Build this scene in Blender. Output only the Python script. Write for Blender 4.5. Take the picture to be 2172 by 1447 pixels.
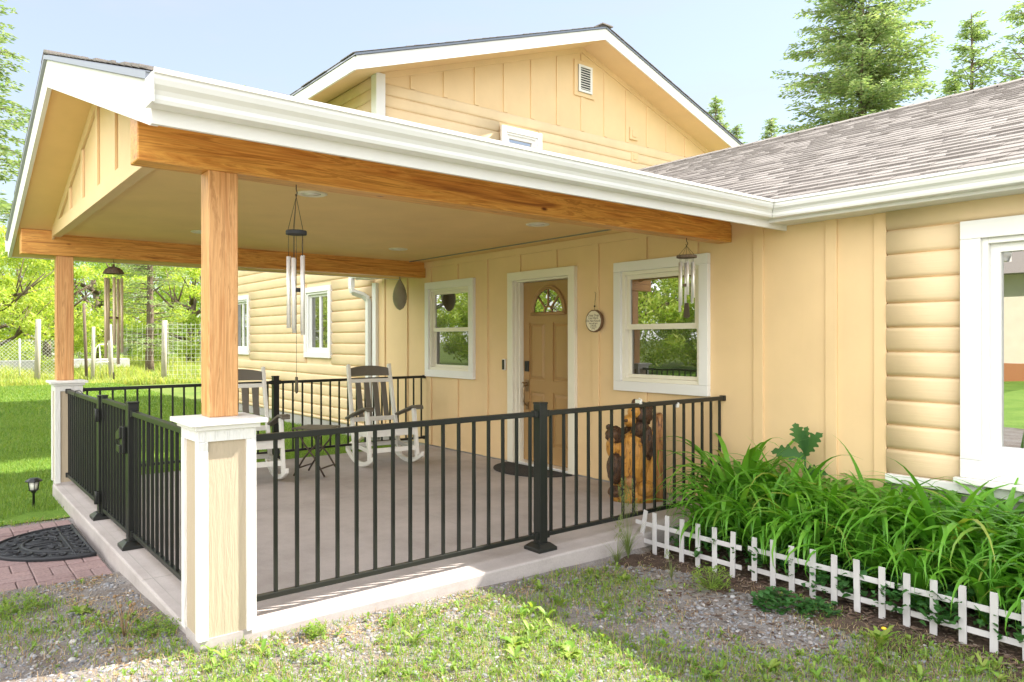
import bpy, bmesh, math, random
import numpy as np
from mathutils import Vector, Matrix, noise as mnoise
R = math.radians
for o in list(bpy.data.objects): bpy.data.objects.remove(o)
scene = bpy.context.scene
COL = scene.collection

# ---------------------------------------------------------------- camera
CAM = Vector((0, -5.179, 1.374))
yaw, pit, rol = R(38.904), R(-0.101), R(-0.069)
fw = Vector((-math.cos(yaw), math.sin(yaw), 0)); rt = Vector((math.sin(yaw), math.cos(yaw), 0)); up = Vector((0, 0, 1))
fw2 = fw*math.cos(pit) + up*math.sin(pit); up2 = up*math.cos(pit) - fw*math.sin(pit)
r3 = rt*math.cos(rol) + up2*math.sin(rol); u3 = up2*math.cos(rol) - rt*math.sin(rol)
cd = bpy.data.cameras.new('camera'); cam = bpy.data.objects.new('camera', cd); COL.objects.link(cam)
m = Matrix.Identity(4)
for i in range(3):
    m[i][0] = r3[i]; m[i][1] = u3[i]; m[i][2] = -fw2[i]; m[i][3] = CAM[i]
cam.matrix_world = m
cd.sensor_fit = 'HORIZONTAL'; cd.sensor_width = 36; cd.lens = 1558.875/2172*36; cd.clip_start = .05; cd.clip_end = 3000
scene.camera = cam

# ---------------------------------------------------------------- world, sun, exposure
SUN = Vector((.33, .93, 1.0)).normalized()
sun_el = math.asin(SUN.z); sun_az = math.atan2(SUN.x, SUN.y)
W = bpy.data.worlds.new('World'); scene.world = W; W.use_nodes = True
nt = W.node_tree; nt.nodes.clear()
sky = nt.nodes.new('ShaderNodeTexSky'); sky.sky_type = 'NISHITA'; sky.sun_disc = False
sky.sun_elevation = sun_el; sky.sun_rotation = sun_az
sky.air_density = 1.0; sky.dust_density = .6; sky.ozone_density = 1.0
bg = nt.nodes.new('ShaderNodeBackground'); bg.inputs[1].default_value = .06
wo = nt.nodes.new('ShaderNodeOutputWorld')
tc = nt.nodes.new('ShaderNodeTexCoord'); mp = nt.nodes.new('ShaderNodeMapping'); mp.inputs['Scale'].default_value = (1.2, 2.4, 9)
mp.inputs['Rotation'].default_value = (0.12, .1, .5)
cn = nt.nodes.new('ShaderNodeTexNoise'); cn.inputs['Scale'].default_value = 1.6; cn.inputs['Detail'].default_value = 7; cn.inputs['Roughness'].default_value = .6
cr = nt.nodes.new('ShaderNodeValToRGB'); cr.color_ramp.elements[0].position = .5; cr.color_ramp.elements[1].position = .82
cr.color_ramp.elements[0].color = (.6, .6, .6, 1); cr.color_ramp.elements[1].color = (.85, .85, .85, 1)
mx = nt.nodes.new('ShaderNodeMixRGB'); mx.inputs[2].default_value = (2.35, 2.5, 2.75, 1)
nt.links.new(tc.outputs['Generated'], mp.inputs[0]); nt.links.new(mp.outputs[0], cn.inputs[0]); nt.links.new(cn.outputs[0], cr.inputs[0])
nt.links.new(cr.outputs[0], mx.inputs[0]); nt.links.new(sky.outputs[0], mx.inputs[1])
# bright cloud bank added outside the view, opposite the sun, to fill porch shade
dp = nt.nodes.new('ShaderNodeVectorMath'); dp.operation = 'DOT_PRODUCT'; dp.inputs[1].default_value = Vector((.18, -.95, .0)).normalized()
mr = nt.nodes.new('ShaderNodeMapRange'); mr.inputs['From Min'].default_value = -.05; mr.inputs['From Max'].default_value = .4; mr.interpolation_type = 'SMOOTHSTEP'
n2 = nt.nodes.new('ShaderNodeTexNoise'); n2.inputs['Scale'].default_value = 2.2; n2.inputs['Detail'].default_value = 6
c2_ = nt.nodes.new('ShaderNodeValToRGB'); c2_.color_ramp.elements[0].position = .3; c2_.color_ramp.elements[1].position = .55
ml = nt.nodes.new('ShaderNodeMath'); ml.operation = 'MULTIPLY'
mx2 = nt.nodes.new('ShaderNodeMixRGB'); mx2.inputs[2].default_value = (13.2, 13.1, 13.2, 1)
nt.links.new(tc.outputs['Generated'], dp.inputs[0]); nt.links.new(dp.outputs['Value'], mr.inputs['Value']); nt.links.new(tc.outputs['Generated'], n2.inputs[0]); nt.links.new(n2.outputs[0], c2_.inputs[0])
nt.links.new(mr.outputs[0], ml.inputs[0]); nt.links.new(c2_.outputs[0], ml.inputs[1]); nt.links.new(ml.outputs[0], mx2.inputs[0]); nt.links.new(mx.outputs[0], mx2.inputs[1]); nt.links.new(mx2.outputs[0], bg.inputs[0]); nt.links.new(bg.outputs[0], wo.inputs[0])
sl = bpy.data.lights.new('sun', 'SUN'); sl.energy = 2.5; sl.angle = R(.5); sl.color = (1, .94, .84)
so = bpy.data.objects.new('sun', sl); COL.objects.link(so); so.rotation_euler = SUN.to_track_quat('Z', 'Y').to_euler(); so.location = (0, 20, 30)
scene.view_settings.view_transform = 'Standard'; scene.view_settings.look = 'None'
scene.view_settings.exposure = 2.5; scene.view_settings.gamma = 1; scene.view_settings.use_curve_mapping = False
scene.render.engine = 'CYCLES'

# ---------------------------------------------------------------- materials
def newmat(name):
    m = bpy.data.materials.new(name); m.use_nodes = True
    n = m.node_tree; n.nodes.clear()
    out = n.nodes.new('ShaderNodeOutputMaterial'); p = n.nodes.new('ShaderNodeBsdfPrincipled')
    n.links.new(p.outputs[0], out.inputs[0])
    return m, n, p, out
def tex(n, scale=(1, 1, 1), s=5, det=4, rough=.55, kind='noise', dist=0.):
    tc = n.nodes.new('ShaderNodeTexCoord'); mp = n.nodes.new('ShaderNodeMapping'); mp.inputs['Scale'].default_value = scale
    n.links.new(tc.outputs['Object'], mp.inputs[0])
    if kind == 'noise':
        t = n.nodes.new('ShaderNodeTexNoise'); t.inputs['Scale'].default_value = s; t.inputs['Detail'].default_value = det
        t.inputs['Roughness'].default_value = rough; t.inputs['Distortion'].default_value = dist
    else:
        t = n.nodes.new('ShaderNodeTexVoronoi'); t.inputs['Scale'].default_value = s
    n.links.new(mp.outputs[0], t.inputs[0])
    return t
def ramp(n, src, stops):
    r = n.nodes.new('ShaderNodeValToRGB'); e = r.color_ramp.elements
    e[0].position, e[0].color = stops[0][0], (*stops[0][1], 1)
    e[1].position, e[1].color = stops[-1][0], (*stops[-1][1], 1)
    for p_, c in stops[1:-1]:
        q = e.new(p_); q.color = (*c, 1)
    n.links.new(src, r.inputs[0]); return r
def bump(n, src, p, strength=.3, dist=.01):
    b = n.nodes.new('ShaderNodeBump'); b.inputs['Strength'].default_value = strength; b.inputs['Distance'].default_value = dist
    n.links.new(src, b.inputs['Height']); n.links.new(b.outputs[0], p.inputs['Normal']); return b
def lum(c, k): return tuple(min(1, x*k) for x in c)
def paint(name, c, rough=.55, grain=(40, 40, 3), var=.06, bs=.25, bd=.004, wear=.5):
    m, n, p, o = newmat(name)
    t = tex(n, (1, 1, 1), 2.5, 6); r = ramp(n, t.outputs[0], [(.3, lum(c, 1-var)), (.7, lum(c, 1+var))])
    n.links.new(r.outputs[0], p.inputs['Base Color']); p.inputs['Roughness'].default_value = rough
    g = tex(n, grain, 1.2, 6, .65, dist=.6); bump(n, g.outputs[0], p, bs, bd)
    # fine checks and scuffs that follow the board, and broad weather fading
    sc = tuple(x*.35 if x > 10 else x*.6 for x in grain)
    k = tex(n, sc, 2.2, 9, .75, dist=1.5); kr = ramp(n, k.outputs[0], [(.26, (.62, .52, .42)), (.32, (1, 1, 1))])
    mu = n.nodes.new('ShaderNodeMixRGB'); mu.blend_type = 'MULTIPLY'; mu.inputs[0].default_value = wear
    n.links.new(r.outputs[0], mu.inputs[1]); n.links.new(kr.outputs[0], mu.inputs[2]); n.links.new(mu.outputs[0], p.inputs['Base Color'])
    return m
def wood(name, axis, c1, c2, dark, rough=.5, sc=1.):
    m, n, p, o = newmat(name)
    s = [16*sc]*3; s[axis] = .9*sc
    t = tex(n, tuple(s), 1.3, 8, .62, dist=1.2)
    r = ramp(n, t.outputs[0], [(.30, dark), (.42, c1), (.52, c2), (.57, lum(c1, .85)), (.64, c2), (.74, lum(c1, .8)), (.82, c2)])
    s2 = [90*sc]*3; s2[axis] = 2.*sc
    f = tex(n, tuple(s2), 1.5, 3)
    fr = ramp(n, f.outputs[0], [(.3, (.72, .68, .62)), (.6, (1, 1, 1))])
    mul = n.nodes.new('ShaderNodeMixRGB'); mul.blend_type = 'MULTIPLY'; mul.inputs[0].default_value = .8
    n.links.new(r.outputs[0], mul.inputs[1]); n.links.new(fr.outputs[0], mul.inputs[2])
    s3 = [3.4*sc]*3; s3[axis] = 1.5*sc
    k = tex(n, tuple(s3), 1.9, kind='vor'); k.inputs['Randomness'].default_value = 1
    kr = ramp(n, k.outputs['Distance'], [(.035, (.16, .07, .03)), (.06, (.55, .4, .3)), (.1, (1, 1, 1))])
    mu2 = n.nodes.new('ShaderNodeMixRGB'); mu2.blend_type = 'MULTIPLY'; mu2.inputs[0].default_value = 1
    n.links.new(mul.outputs[0], mu2.inputs[1]); n.links.new(kr.outputs[0], mu2.inputs[2])
    n.links.new(mu2.outputs[0], p.inputs['Base Color']); p.inputs['Roughness'].default_value = rough
    bump(n, f.outputs[0], p, .15, .003)
    return m
def plain(name, c, rough=.5, metal=0., spec=.5):
    m, n, p, o = newmat(name); p.inputs['Base Color'].default_value = (*c, 1); p.inputs['Roughness'].default_value = rough
    p.inputs['Metallic'].default_value = metal; p.inputs['Specular IOR Level'].default_value = spec
    t = tex(n, (1, 1, 1), 60, 3); bump(n, t.outputs[0], p, .05, .001)
    return m
def leafmat(name, cols, trans=.45, rough=.5, tcol=None):
    m, n, p, o = newmat(name)
    g = n.nodes.new('ShaderNodeNewGeometry')
    st = [(i/(len(cols)-1), c) for i, c in enumerate(cols)]
    r = ramp(n, g.outputs['Random Per Island'], st)
    n.links.new(r.outputs[0], p.inputs['Base Color']); p.inputs['Roughness'].default_value = rough
    p.inputs['Specular IOR Level'].default_value = .35
    tr = n.nodes.new('ShaderNodeBsdfTranslucent'); mixc = n.nodes.new('ShaderNodeMixRGB'); mixc.blend_type = 'MULTIPLY'; mixc.inputs[0].default_value = 1
    mixc.inputs[2].default_value = (*(tcol or (1.5, 1.4, .55)), 1)
    n.links.new(r.outputs[0], mixc.inputs[1]); n.links.new(mixc.outputs[0], tr.inputs[0])
    mx = n.nodes.new('ShaderNodeMixShader'); mx.inputs[0].default_value = trans
    n.links.new(p.outputs[0], mx.inputs[1]); n.links.new(tr.outputs[0], mx.inputs[2]); n.links.new(mx.outputs[0], o.inputs[0])
    return m
PAINT = (.72, .52, .285)
M = {}
M['wall'] = paint('tan_paint_vertical', PAINT, .6, (60, 60, 2.2), .04, .35, .004)
M['wallh'] = paint('tan_paint_logs', (.70, .535, .325), .6, (1.4, 1.4, 55), .06, .4, .005, 1.)
M['white'] = paint('white_trim_paint', (.74, .73, .70), .5, (45, 45, 2.5), .02, .3, .004)
M['whiter'] = paint('white_textured_board', (.74, .73, .70), .55, (30, 30, 3.5), .03, .9, .012)
M['panel'] = paint('tan_textured_board', (.46, .375, .265), .6, (26, 26, 2.6), .02, .9, .012, .15)
M['gutter'] = paint('white_aluminium', (.72, .72, .685), .32, (20, 20, 1.5), .035, .04, .002, .12)
M['ceil'] = paint('tan_ceiling_board', (.78, .54, .24), .65, (60, 2.2, 60), .05, .5, .004)
M['beam'] = wood('fir_beam', 1, (.60, .25, .05), (.78, .41, .10), (.32, .11, .025), .42)
M['post'] = wood('fir_post', 2, (.58, .28, .10), (.70, .39, .16), (.44, .19, .065), .5)
M['black'] = plain('black_powder_coated_metal', (.013, .014, .012), .38, 0, .45)
M['door'] = plain('bronze_door_paint', (.36, .215, .085), .42)
M['dark'] = plain('dark_rubber', (.022, .024, .028), .7)
M['vinyl'] = plain('cream_vinyl', (.74, .70, .58), .4)
M['brass'] = plain('antique_brass', (.28, .20, .12), .28, 1)
M['silver'] = plain('brushed_aluminium', (.84, .83, .80), .38, .5)
M['champ'] = plain('champagne_aluminium', (.66, .54, .38), .42, .3)
M['char'] = plain('charcoal_plastic_lumber', (.13, .115, .09), .55)
M['poly'] = plain('white_plastic_lumber', (.74, .72, .66), .5)
M['bronze'] = plain('dark_bronze_metal', (.07, .05, .035), .45, .3)
M['flash'] = plain('grey_metal_drip_edge', (.30, .31, .33), .35, .7)
M['lens'] = plain('frosted_lens', (.8, .78, .7), .4)
M['concrete_g'] = paint('grey_foundation_concrete', (.36, .34, .31), .85, (8, 8, 8), .12, .4, .006)

def m_concrete():
    m, n, p, o = newmat('pinkish_brown_concrete')
    t = tex(n, (1, 1, 1), 1.6, 9, .7); r = ramp(n, t.outputs[0], [(.3, (.33, .29, .27)), (.5, (.43, .385, .365)), (.72, (.52, .47, .445))])
    f = tex(n, (1, 1, 1), 120, 3)
    fr = ramp(n, f.outputs[0], [(.35, (.85, .85, .85)), (.65, (1.0, 1.0, 1.0))])
    mul = n.nodes.new('ShaderNodeMixRGB'); mul.blend_type = 'MULTIPLY'; mul.inputs[0].default_value = .7
    n.links.new(r.outputs[0], mul.inputs[1]); n.links.new(fr.outputs[0], mul.inputs[2])
    n.links.new(mul.outputs[0], p.inputs['Base Color']); p.inputs['Roughness'].default_value = .72
    s = tex(n, (60, 4, 60), 1.2, 5); bump(n, s.outputs[0], p, .25, .003)
    return m
M['slab'] = m_concrete()
def m_shingle():
    m, n, p, o = newmat('asphalt_shingle')
    g = n.nodes.new('ShaderNodeNewGeometry')
    r = ramp(n, g.outputs['Random Per Island'], [(0, (.16, .142, .13)), (.4, (.20, .182, .168)), (.75, (.235, .215, .20)), (1, (.18, .162, .15))])
    f = tex(n, (1, 1, 1), 260, 3); fr = ramp(n, f.outputs[0], [(.3, (.55, .55, .55)), (.6, (1.15, 1.12, 1.1))])
    mul = n.nodes.new('ShaderNodeMixRGB'); mul.blend_type = 'MULTIPLY'; mul.inputs[0].default_value = .8
    n.links.new(r.outputs[0], mul.inputs[1]); n.links.new(fr.outputs[0], mul.inputs[2])
    n.links.new(mul.outputs[0], p.inputs['Base Color']); p.inputs['Roughness'].default_value = .95
    bump(n, f.outputs[0], p, .5, .004)
    return m
M['shingle'] = m_shingle()
def m_ground(name, stops, s=3, fs=90, bs=.5, bd=.02):
    m, n, p, o = newmat(name)
    t = tex(n, (1, 1, 1), s, 8, .65); r = ramp(n, t.outputs[0], stops)
    f = tex(n, (1, 1, 1), fs, 5, .7); fr = ramp(n, f.outputs[0], [(.3, (.5, .5, .5)), (.65, (1.25, 1.22, 1.2))])
    mul = n.nodes.new('ShaderNodeMixRGB'); mul.blend_type = 'MULTIPLY'; mul.inputs[0].default_value = .9
    n.links.new(r.outputs[0], mul.inputs[1]); n.links.new(fr.outputs[0], mul.inputs[2])
    n.links.new(mul.outputs[0], p.inputs['Base Color']); p.inputs['Roughness'].default_value = .95; p.inputs['Specular IOR Level'].default_value = .15
    bump(n, f.outputs[0], p, bs, bd); return m
M['gravel'] = m_ground('gravelly_soil', [(.35, (.15, .125, .105)), (.5, (.235, .215, .20)), (.65, (.27, .26, .255))])
M['soil'] = m_ground('dark_mulch_soil', [(.35, (.055, .038, .03)), (.6, (.12, .085, .065))])
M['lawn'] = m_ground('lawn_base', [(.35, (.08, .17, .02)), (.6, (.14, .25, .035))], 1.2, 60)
M['lawn_far'] = m_ground('brightened_lawn', [(.35, (.14, .27, .045)), (.6, (.22, .35, .07))], 1.2, 40)  # blade-free lawn, colour lifted so it bounces more light to the porch
M['bounce_drive'] = m_ground('pale_bounce_gravel', [(.35, (.36, .33, .29)), (.6, (.50, .47, .42))], 1.2, 60)
M['pasture'] = m_ground('pasture_base', [(.3, (.09, .16, .03)), (.6, (.16, .21, .05))], .3, 12)
M['brick'] = None
def m_island(name, stops, rough=.9, fs=70, spec=.3, bs=.4):
    m, n, p, o = newmat(name)
    g = n.nodes.new('ShaderNodeNewGeometry'); r = ramp(n, g.outputs['Random Per Island'], stops)
    f = tex(n, (1, 1, 1), fs, 5); fr = ramp(n, f.outputs[0], [(.3, (.7, .7, .7)), (.65, (1.1, 1.1, 1.1))])
    mul = n.nodes.new('ShaderNodeMixRGB'); mul.blend_type = 'MULTIPLY'; mul.inputs[0].default_value = .8
    n.links.new(r.outputs[0], mul.inputs[1]); n.links.new(fr.outputs[0], mul.inputs[2])
    n.links.new(mul.outputs[0], p.inputs['Base Color']); p.inputs['Roughness'].default_value = rough; p.inputs['Specular IOR Level'].default_value = spec
    bump(n, f.outputs[0], p, bs, .003); return m
M['brick'] = m_island('red_paver', [(0, (.24, .165, .16)), (.5, (.31, .215, .205)), (1, (.27, .195, .19))])
M['stone'] = m_island('pebbles', [(0, (.13, .135, .15)), (.3, (.26, .265, .28)), (.55, (.34, .31, .29)), (.8, (.19, .20, .225)), (1, (.50, .48, .46))], .8)
M['straw'] = leafmat('dry_straw', [(.40, .28, .15), (.52, .40, .24), (.26, .15, .07), (.44, .34, .2)], .25, .8, (1.1, 1, .7))
M['litter'] = m_island('bark_mulch', [(0, (.07, .04, .03)), (.5, (.14, .09, .065)), (1, (.24, .19, .15))])
M['grass'] = leafmat('lawn_grass', [(.11, .22, .03), (.17, .29, .05), (.26, .34, .09), (.09, .18, .025)], .45, .5)
M['tall'] = leafmat('tall_pasture_grass', [(.24, .36, .07), (.36, .43, .13), (.44, .43, .18), (.18, .30, .05)], .5, .6)
M['weed'] = leafmat('weed_leaves', [(.13, .27, .035), (.21, .36, .055), (.30, .38, .08), (.10, .20, .03)], .42, .5)
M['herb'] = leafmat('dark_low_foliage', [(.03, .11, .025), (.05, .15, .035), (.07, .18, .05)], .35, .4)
M['lily'] = leafmat('daylily_leaves', [(.08, .24, .02), (.11, .31, .03), (.17, .42, .04), (.26, .52, .07), (.13, .35, .035), (.09, .26, .03), (.12, .32, .03), (.20, .46, .05), (.08, .22, .02), (.16, .39, .04), (.13, .34, .04), (.42, .42, .09)], .4, .3, (1.3, 1.35, .5))
M['bark'] = wood('bark', 2, (.13, .09, .065), (.20, .15, .11), (.05, .035, .025), .9, 1.2)
M['birchy'] = paint('weathered_fence_post', (.42, .38, .31), .9, (20, 20, 2), .2, .6, .01)
M['leafA'] = leafmat('bright_broad_leaves', [(.30, .44, .07), (.40, .52, .11), (.50, .55, .16), (.22, .34, .05)], .5, .45)
M['leafB'] = leafmat('mid_green_leaves', [(.19, .33, .05), (.27, .40, .08), (.38, .48, .12)], .5, .45)
M['needle'] = leafmat('fir_needles', [(.20, .30, .11), (.28, .36, .15), (.36, .40, .18), (.14, .23, .09)], .42, .6, (1.1, 1.2, .7))
M['needleB'] = leafmat('pine_needles', [(.20, .29, .13), (.28, .36, .16), (.36, .42, .18)], .5, .6, (1.2, 1.3, .7))
M['picket'] = paint('weathered_white_picket', (.50, .485, .48), .8, (45, 45, 3), .12, .6, .005)
def m_glass(name, refl, tint=(1, 1, 1), dark=(.012, .012, .01)):
    m, n, p, o = newmat(name)
    p.inputs['Base Color'].default_value = (*dark, 1); p.inputs['Roughness'].default_value = .1
    g = n.nodes.new('ShaderNodeBsdfGlossy'); g.inputs['Roughness'].default_value = .004; g.inputs[0].default_value = (*tint, 1)
    t = tex(n, (1, 1, 1), 1.3, 2); b = n.nodes.new('ShaderNodeBump'); b.inputs['Strength'].default_value = .05; b.inputs['Distance'].default_value = .02
    n.links.new(t.outputs[0], b.inputs['Height']); n.links.new(b.outputs[0], g.inputs['Normal'])
    mx = n.nodes.new('ShaderNodeMixShader'); mx.inputs[0].default_value = refl
    n.links.new(p.outputs[0], mx.inputs[1]); n.links.new(g.outputs[0], mx.inputs[2]); n.links.new(mx.outputs[0], o.inputs[0]); return m
M['glass'] = m_glass('window_glass', .32); M['glassd'] = m_glass('screened_glass', .17); M['glassb'] = m_glass('bright_window_glass', .45)

# ---------------------------------------------------------------- helpers
ROOT = {}
class MB:
    def __init__(s): s.v = []; s.f = []; s.sm = []
    def add(s, vs, fs, smooth=False):
        b = len(s.v); s.v += [tuple(v) for v in vs]; s.f += [tuple(i+b for i in f) for f in fs]; s.sm += [smooth]*len(fs); return s
    def box(s, x0, x1, y0, y1, z0, z1):
        if x0 > x1: x0, x1 = x1, x0
        if y0 > y1: y0, y1 = y1, y0
        if z0 > z1: z0, z1 = z1, z0
        v = [(x0,y0,z0),(x1,y0,z0),(x1,y1,z0),(x0,y1,z0),(x0,y0,z1),(x1,y0,z1),(x1,y1,z1),(x0,y1,z1)]
        return s.add(v, [(0,3,2,1),(4,5,6,7),(0,1,5,4),(1,2,6,5),(2,3,7,6),(3,0,4,7)])
    def bar(s, a, b, w, h, upv=(0,0,1)):
        a = Vector(a); b = Vector(b); d = (b-a).normalized(); u = Vector(upv)
        if abs(d.dot(u)) > .99: u = Vector((0,1,0))
        r = d.cross(u).normalized(); u = r.cross(d).normalized()
        vs = []
        for p in (a, b):
            for sx, sz in ((-1,-1),(1,-1),(1,1),(-1,1)): vs.append(p + r*sx*w/2 + u*sz*h/2)
        return s.add(vs, [(0,3,2,1),(4,5,6,7),(0,1,5,4),(1,2,6,5),(2,3,7,6),(3,0,4,7)][:0] + [(0,1,2,3),(7,6,5,4),(0,4,5,1),(1,5,6,2),(2,6,7,3),(3,7,4,0)])
    def tube(s, pts, rad, n=8, cap=True):
        pts = [Vector(p) for p in pts]
        rads = rad if isinstance(rad, (list, tuple)) else [rad]*len(pts)
        vs = []; prev = None
        for i, p in enumerate(pts):
            d = (pts[min(i+1, len(pts)-1)] - pts[max(i-1, 0)]).normalized()
            if prev is None:
                u = Vector((0,0,1)) if abs(d.z) < .9 else Vector((1,0,0)); r = d.cross(u).normalized()
            else: r = (prev - d*prev.dot(d)).normalized()
            prev = r; q = d.cross(r)
            for k in range(n):
                a = 2*math.pi*k/n; vs.append(p + (r*math.cos(a) + q*math.sin(a))*rads[i])
        fs = []
        for i in range(len(pts)-1):
            for k in range(n): fs.append((i*n+k, i*n+(k+1) % n, (i+1)*n+(k+1) % n, (i+1)*n+k))
        s.add(vs, fs, True)
        if cap:
            b = len(s.v)-len(vs); s.f.append(tuple(b+k for k in reversed(range(n)))); s.sm.append(False)
            e = b+(len(pts)-1)*n; s.f.append(tuple(e+k for k in range(n))); s.sm.append(False)
        return s
    def lathe(s, c, prof, n=24, smooth=True):
        vs = []
        for r, z in prof:
            for k in range(n):
                a = 2*math.pi*k/n; vs.append((c[0]+r*math.cos(a), c[1]+r*math.sin(a), c[2]+z))
        fs = []
        for i in range(len(prof)-1):
            for k in range(n): fs.append((i*n+k, i*n+(k+1) % n, (i+1)*n+(k+1) % n, (i+1)*n+k))
        s.add(vs, fs, smooth)
        b = len(s.v)-len(vs)
        if prof[0][0] > 1e-5: s.f.append(tuple(b+k for k in reversed(range(n)))); s.sm.append(False)
        if prof[-1][0] > 1e-5: s.f.append(tuple(b+(len(prof)-1)*n+k for k in range(n))); s.sm.append(False)
        return s
    def prism(s, poly, dirv):           # poly: list of 3d points (planar), extruded by dirv
        n = len(poly); d = Vector(dirv); vs = [Vector(p) for p in poly] + [Vector(p)+d for p in poly]
        fs = [tuple(range(n)), tuple(reversed(range(n, 2*n)))] + [(i, i+n, (i+1) % n+n, (i+1) % n) for i in range(n)]
        return s.add(vs, fs)
    def ball(s, c, r, seg=16, ring=10, fn=None):
        vs = []; fs = []
        for i in range(ring+1):
            th = math.pi*i/ring
            for k in range(seg):
                a = 2*math.pi*k/seg; d = Vector((math.sin(th)*math.cos(a), math.sin(th)*math.sin(a), math.cos(th)))
                q = Vector((d.x*r[0], d.y*r[1], d.z*r[2]))
                if fn: q = q*fn(d)
                vs.append((c[0]+q.x, c[1]+q.y, c[2]+q.z))
        for i in range(ring):
            for k in range(seg): fs.append((i*seg+k, (i+1)*seg+k, (i+1)*seg+(k+1) % seg, i*seg+(k+1) % seg))
        return s.add(vs, fs, True)
    def build(s, name, mat, parent=None, bevel=0., fixn=True):
        me = bpy.data.meshes.new(name); off = ROOT.get(parent.name, Vector()) if parent else Vector()
        v = [(a[0]-off[0], a[1]-off[1], a[2]-off[2]) for a in s.v]
        me.from_pydata(v, [], s.f); me.polygons.foreach_set('use_smooth', s.sm)
        if fixn:
            bm = bmesh.new(); bm.from_mesh(me); bmesh.ops.recalc_face_normals(bm, faces=bm.faces[:]); bm.to_mesh(me); bm.free()
        me.materials.append(mat); me.update()
        o = bpy.data.objects.new(name, me); COL.objects.link(o)
        if parent: o.parent = parent; ROOT[o.name] = off
        if bevel:
            b = o.modifiers.new('bevel', 'BEVEL'); b.width = bevel; b.segments = 2; b.limit_method = 'ANGLE'; b.angle_limit = R(40)
        return o
def npmesh(name, V, F, mat, parent=None, smooth=False):
    V = np.asarray(V, np.float32).reshape(-1, 3); F = np.asarray(F, np.int32); k = F.shape[1]
    me = bpy.data.meshes.new(name); me.vertices.add(len(V)); me.vertices.foreach_set('co', V.ravel())
    me.loops.add(F.size); me.loops.foreach_set('vertex_index', F.ravel())
    me.polygons.add(len(F)); me.polygons.foreach_set('loop_start', np.arange(0, F.size, k, dtype=np.int32))
    me.polygons.foreach_set('use_smooth', np.full(len(F), smooth))
    me.materials.append(mat); me.update(calc_edges=True); me.validate()
    o = bpy.data.objects.new(name, me); COL.objects.link(o)
    if parent: o.parent = parent
    return o
def thing(name, label, cat, loc=(0,0,0), rz=0, group=None):
    o = bpy.data.objects.new(name, None); COL.objects.link(o); o.location = loc; o.rotation_euler = (0,0,rz)
    o.empty_display_size = .1; o['label'] = label; o['category'] = cat
    if group: o['group'] = group
    ROOT[o.name] = Vector(loc); return o
def tag(o, label=None, cat=None, group=None, kind=None):
    for k, v in (('label', label), ('category', cat), ('group', group), ('kind', kind)):
        if v: o[k] = v
    return o
def copy_tree(o, parent=None):
    c = o.copy(); COL.objects.link(c)
    if parent: c.parent = parent
    for ch in list(o.children): copy_tree(ch, c)
    return c
def holes_boxes(mb, a0, a1, z0, z1, holes, put):
    xs = sorted({a0, a1, *[h[0] for h in holes], *[h[1] for h in holes]}); zs = sorted({z0, z1, *[h[2] for h in holes], *[h[3] for h in holes]})
    xs = [x for x in xs if a0 <= x <= a1]; zs = [z for z in zs if z0 <= z <= z1]
    for i in range(len(xs)-1):
        for j in range(len(zs)-1):
            cx, cz = (xs[i]+xs[i+1])/2, (zs[j]+zs[j+1])/2
            if any(h[0] < cx < h[1] and h[2] < cz < h[3] for h in holes): continue
            put(xs[i], xs[i+1], zs[j], zs[j+1])

# ================================================================ HOUSE
house = thing('house', 'tan house with white trim, one-storey board-and-batten wing and taller gabled log-sided wing', 'house', (-6, 3.5, -.15))
# wall openings  (x0,x1,z0,z1)
W1 = (-8.09, -7.20, .99, 2.025); W2 = (-4.74, -3.85, .985, 2.01); DO = (-6.36, -5.455, 0., 2.03); W3 = (-1.72, .3, .62, 2.0)
W4 = (-11.95, -11.09, 1.17, 2.17); W5 = (-15.7, -14.84, 1.17, 2.19)
w = MB()
def pw(y0, y1): return lambda a, b, c, d: w.box(a, b, y0, y1, c, d)
holes_boxes(w, -9.5, -2.31, .012, 2.47, [W1, W2, DO], pw(0, .12))
w.build('front_wall', M['wall'], house)
w = MB(); w.box(-9.5, 4, .02, .14, -.3, .008); w.box(-2.3, 4, -.012, .02, -.3, .40); w.box(-18, -9.52, -.012, .1, -.3, .06); w.build('foundation', M['concrete_g'], house)
w = MB(); w.box(4, 4.12, .0, 7.2, -.3, 2.6); w.box(-9.4, 4, 7.1, 7.2, -.3, 2.6); w.build('rear_wall', M['wall'], house)
# battens
bt = MB()
for xr, segs in ((-3.258, [(.012, 2.31)]), (-2.661, [(.012, 2.31)]), (-3.88, [(2.105, 2.31)]), (-4.444, [(.012, .893), (2.105, 2.31)]), (-5.053, [(.012, 2.31)]),
                 (-5.659, [(2.12, 2.31)]), (-6.252, [(2.12, 2.31)]), (-6.856, [(.012, 2.31)]), (-7.464, [(.012, .895), (2.118, 2.31)]), (-8.074, [(.012, .895), (2.118, 2.31)]),
                 (-8.664, [(.012, 2.31)]), (-9.286, [(.012, 2.31)]), (-2.31, [(.012, 2.31)])):
    for a, b in segs: bt.box(xr-.085, xr, -.018, 0, a, b)
bt.build('batten', M['wall'], house, .002)
fz = MB(); fz.box(-9.48, -3.02, -.02, 0, 2.31, 2.386); fz.box(-3.02, -2.31, -.02, 0, 2.31, 2.41); fz.box(-2.305, 4, -.03, .0, 2.285, 2.42); fz.build('frieze_board', M['wall'], house, .002)

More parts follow.
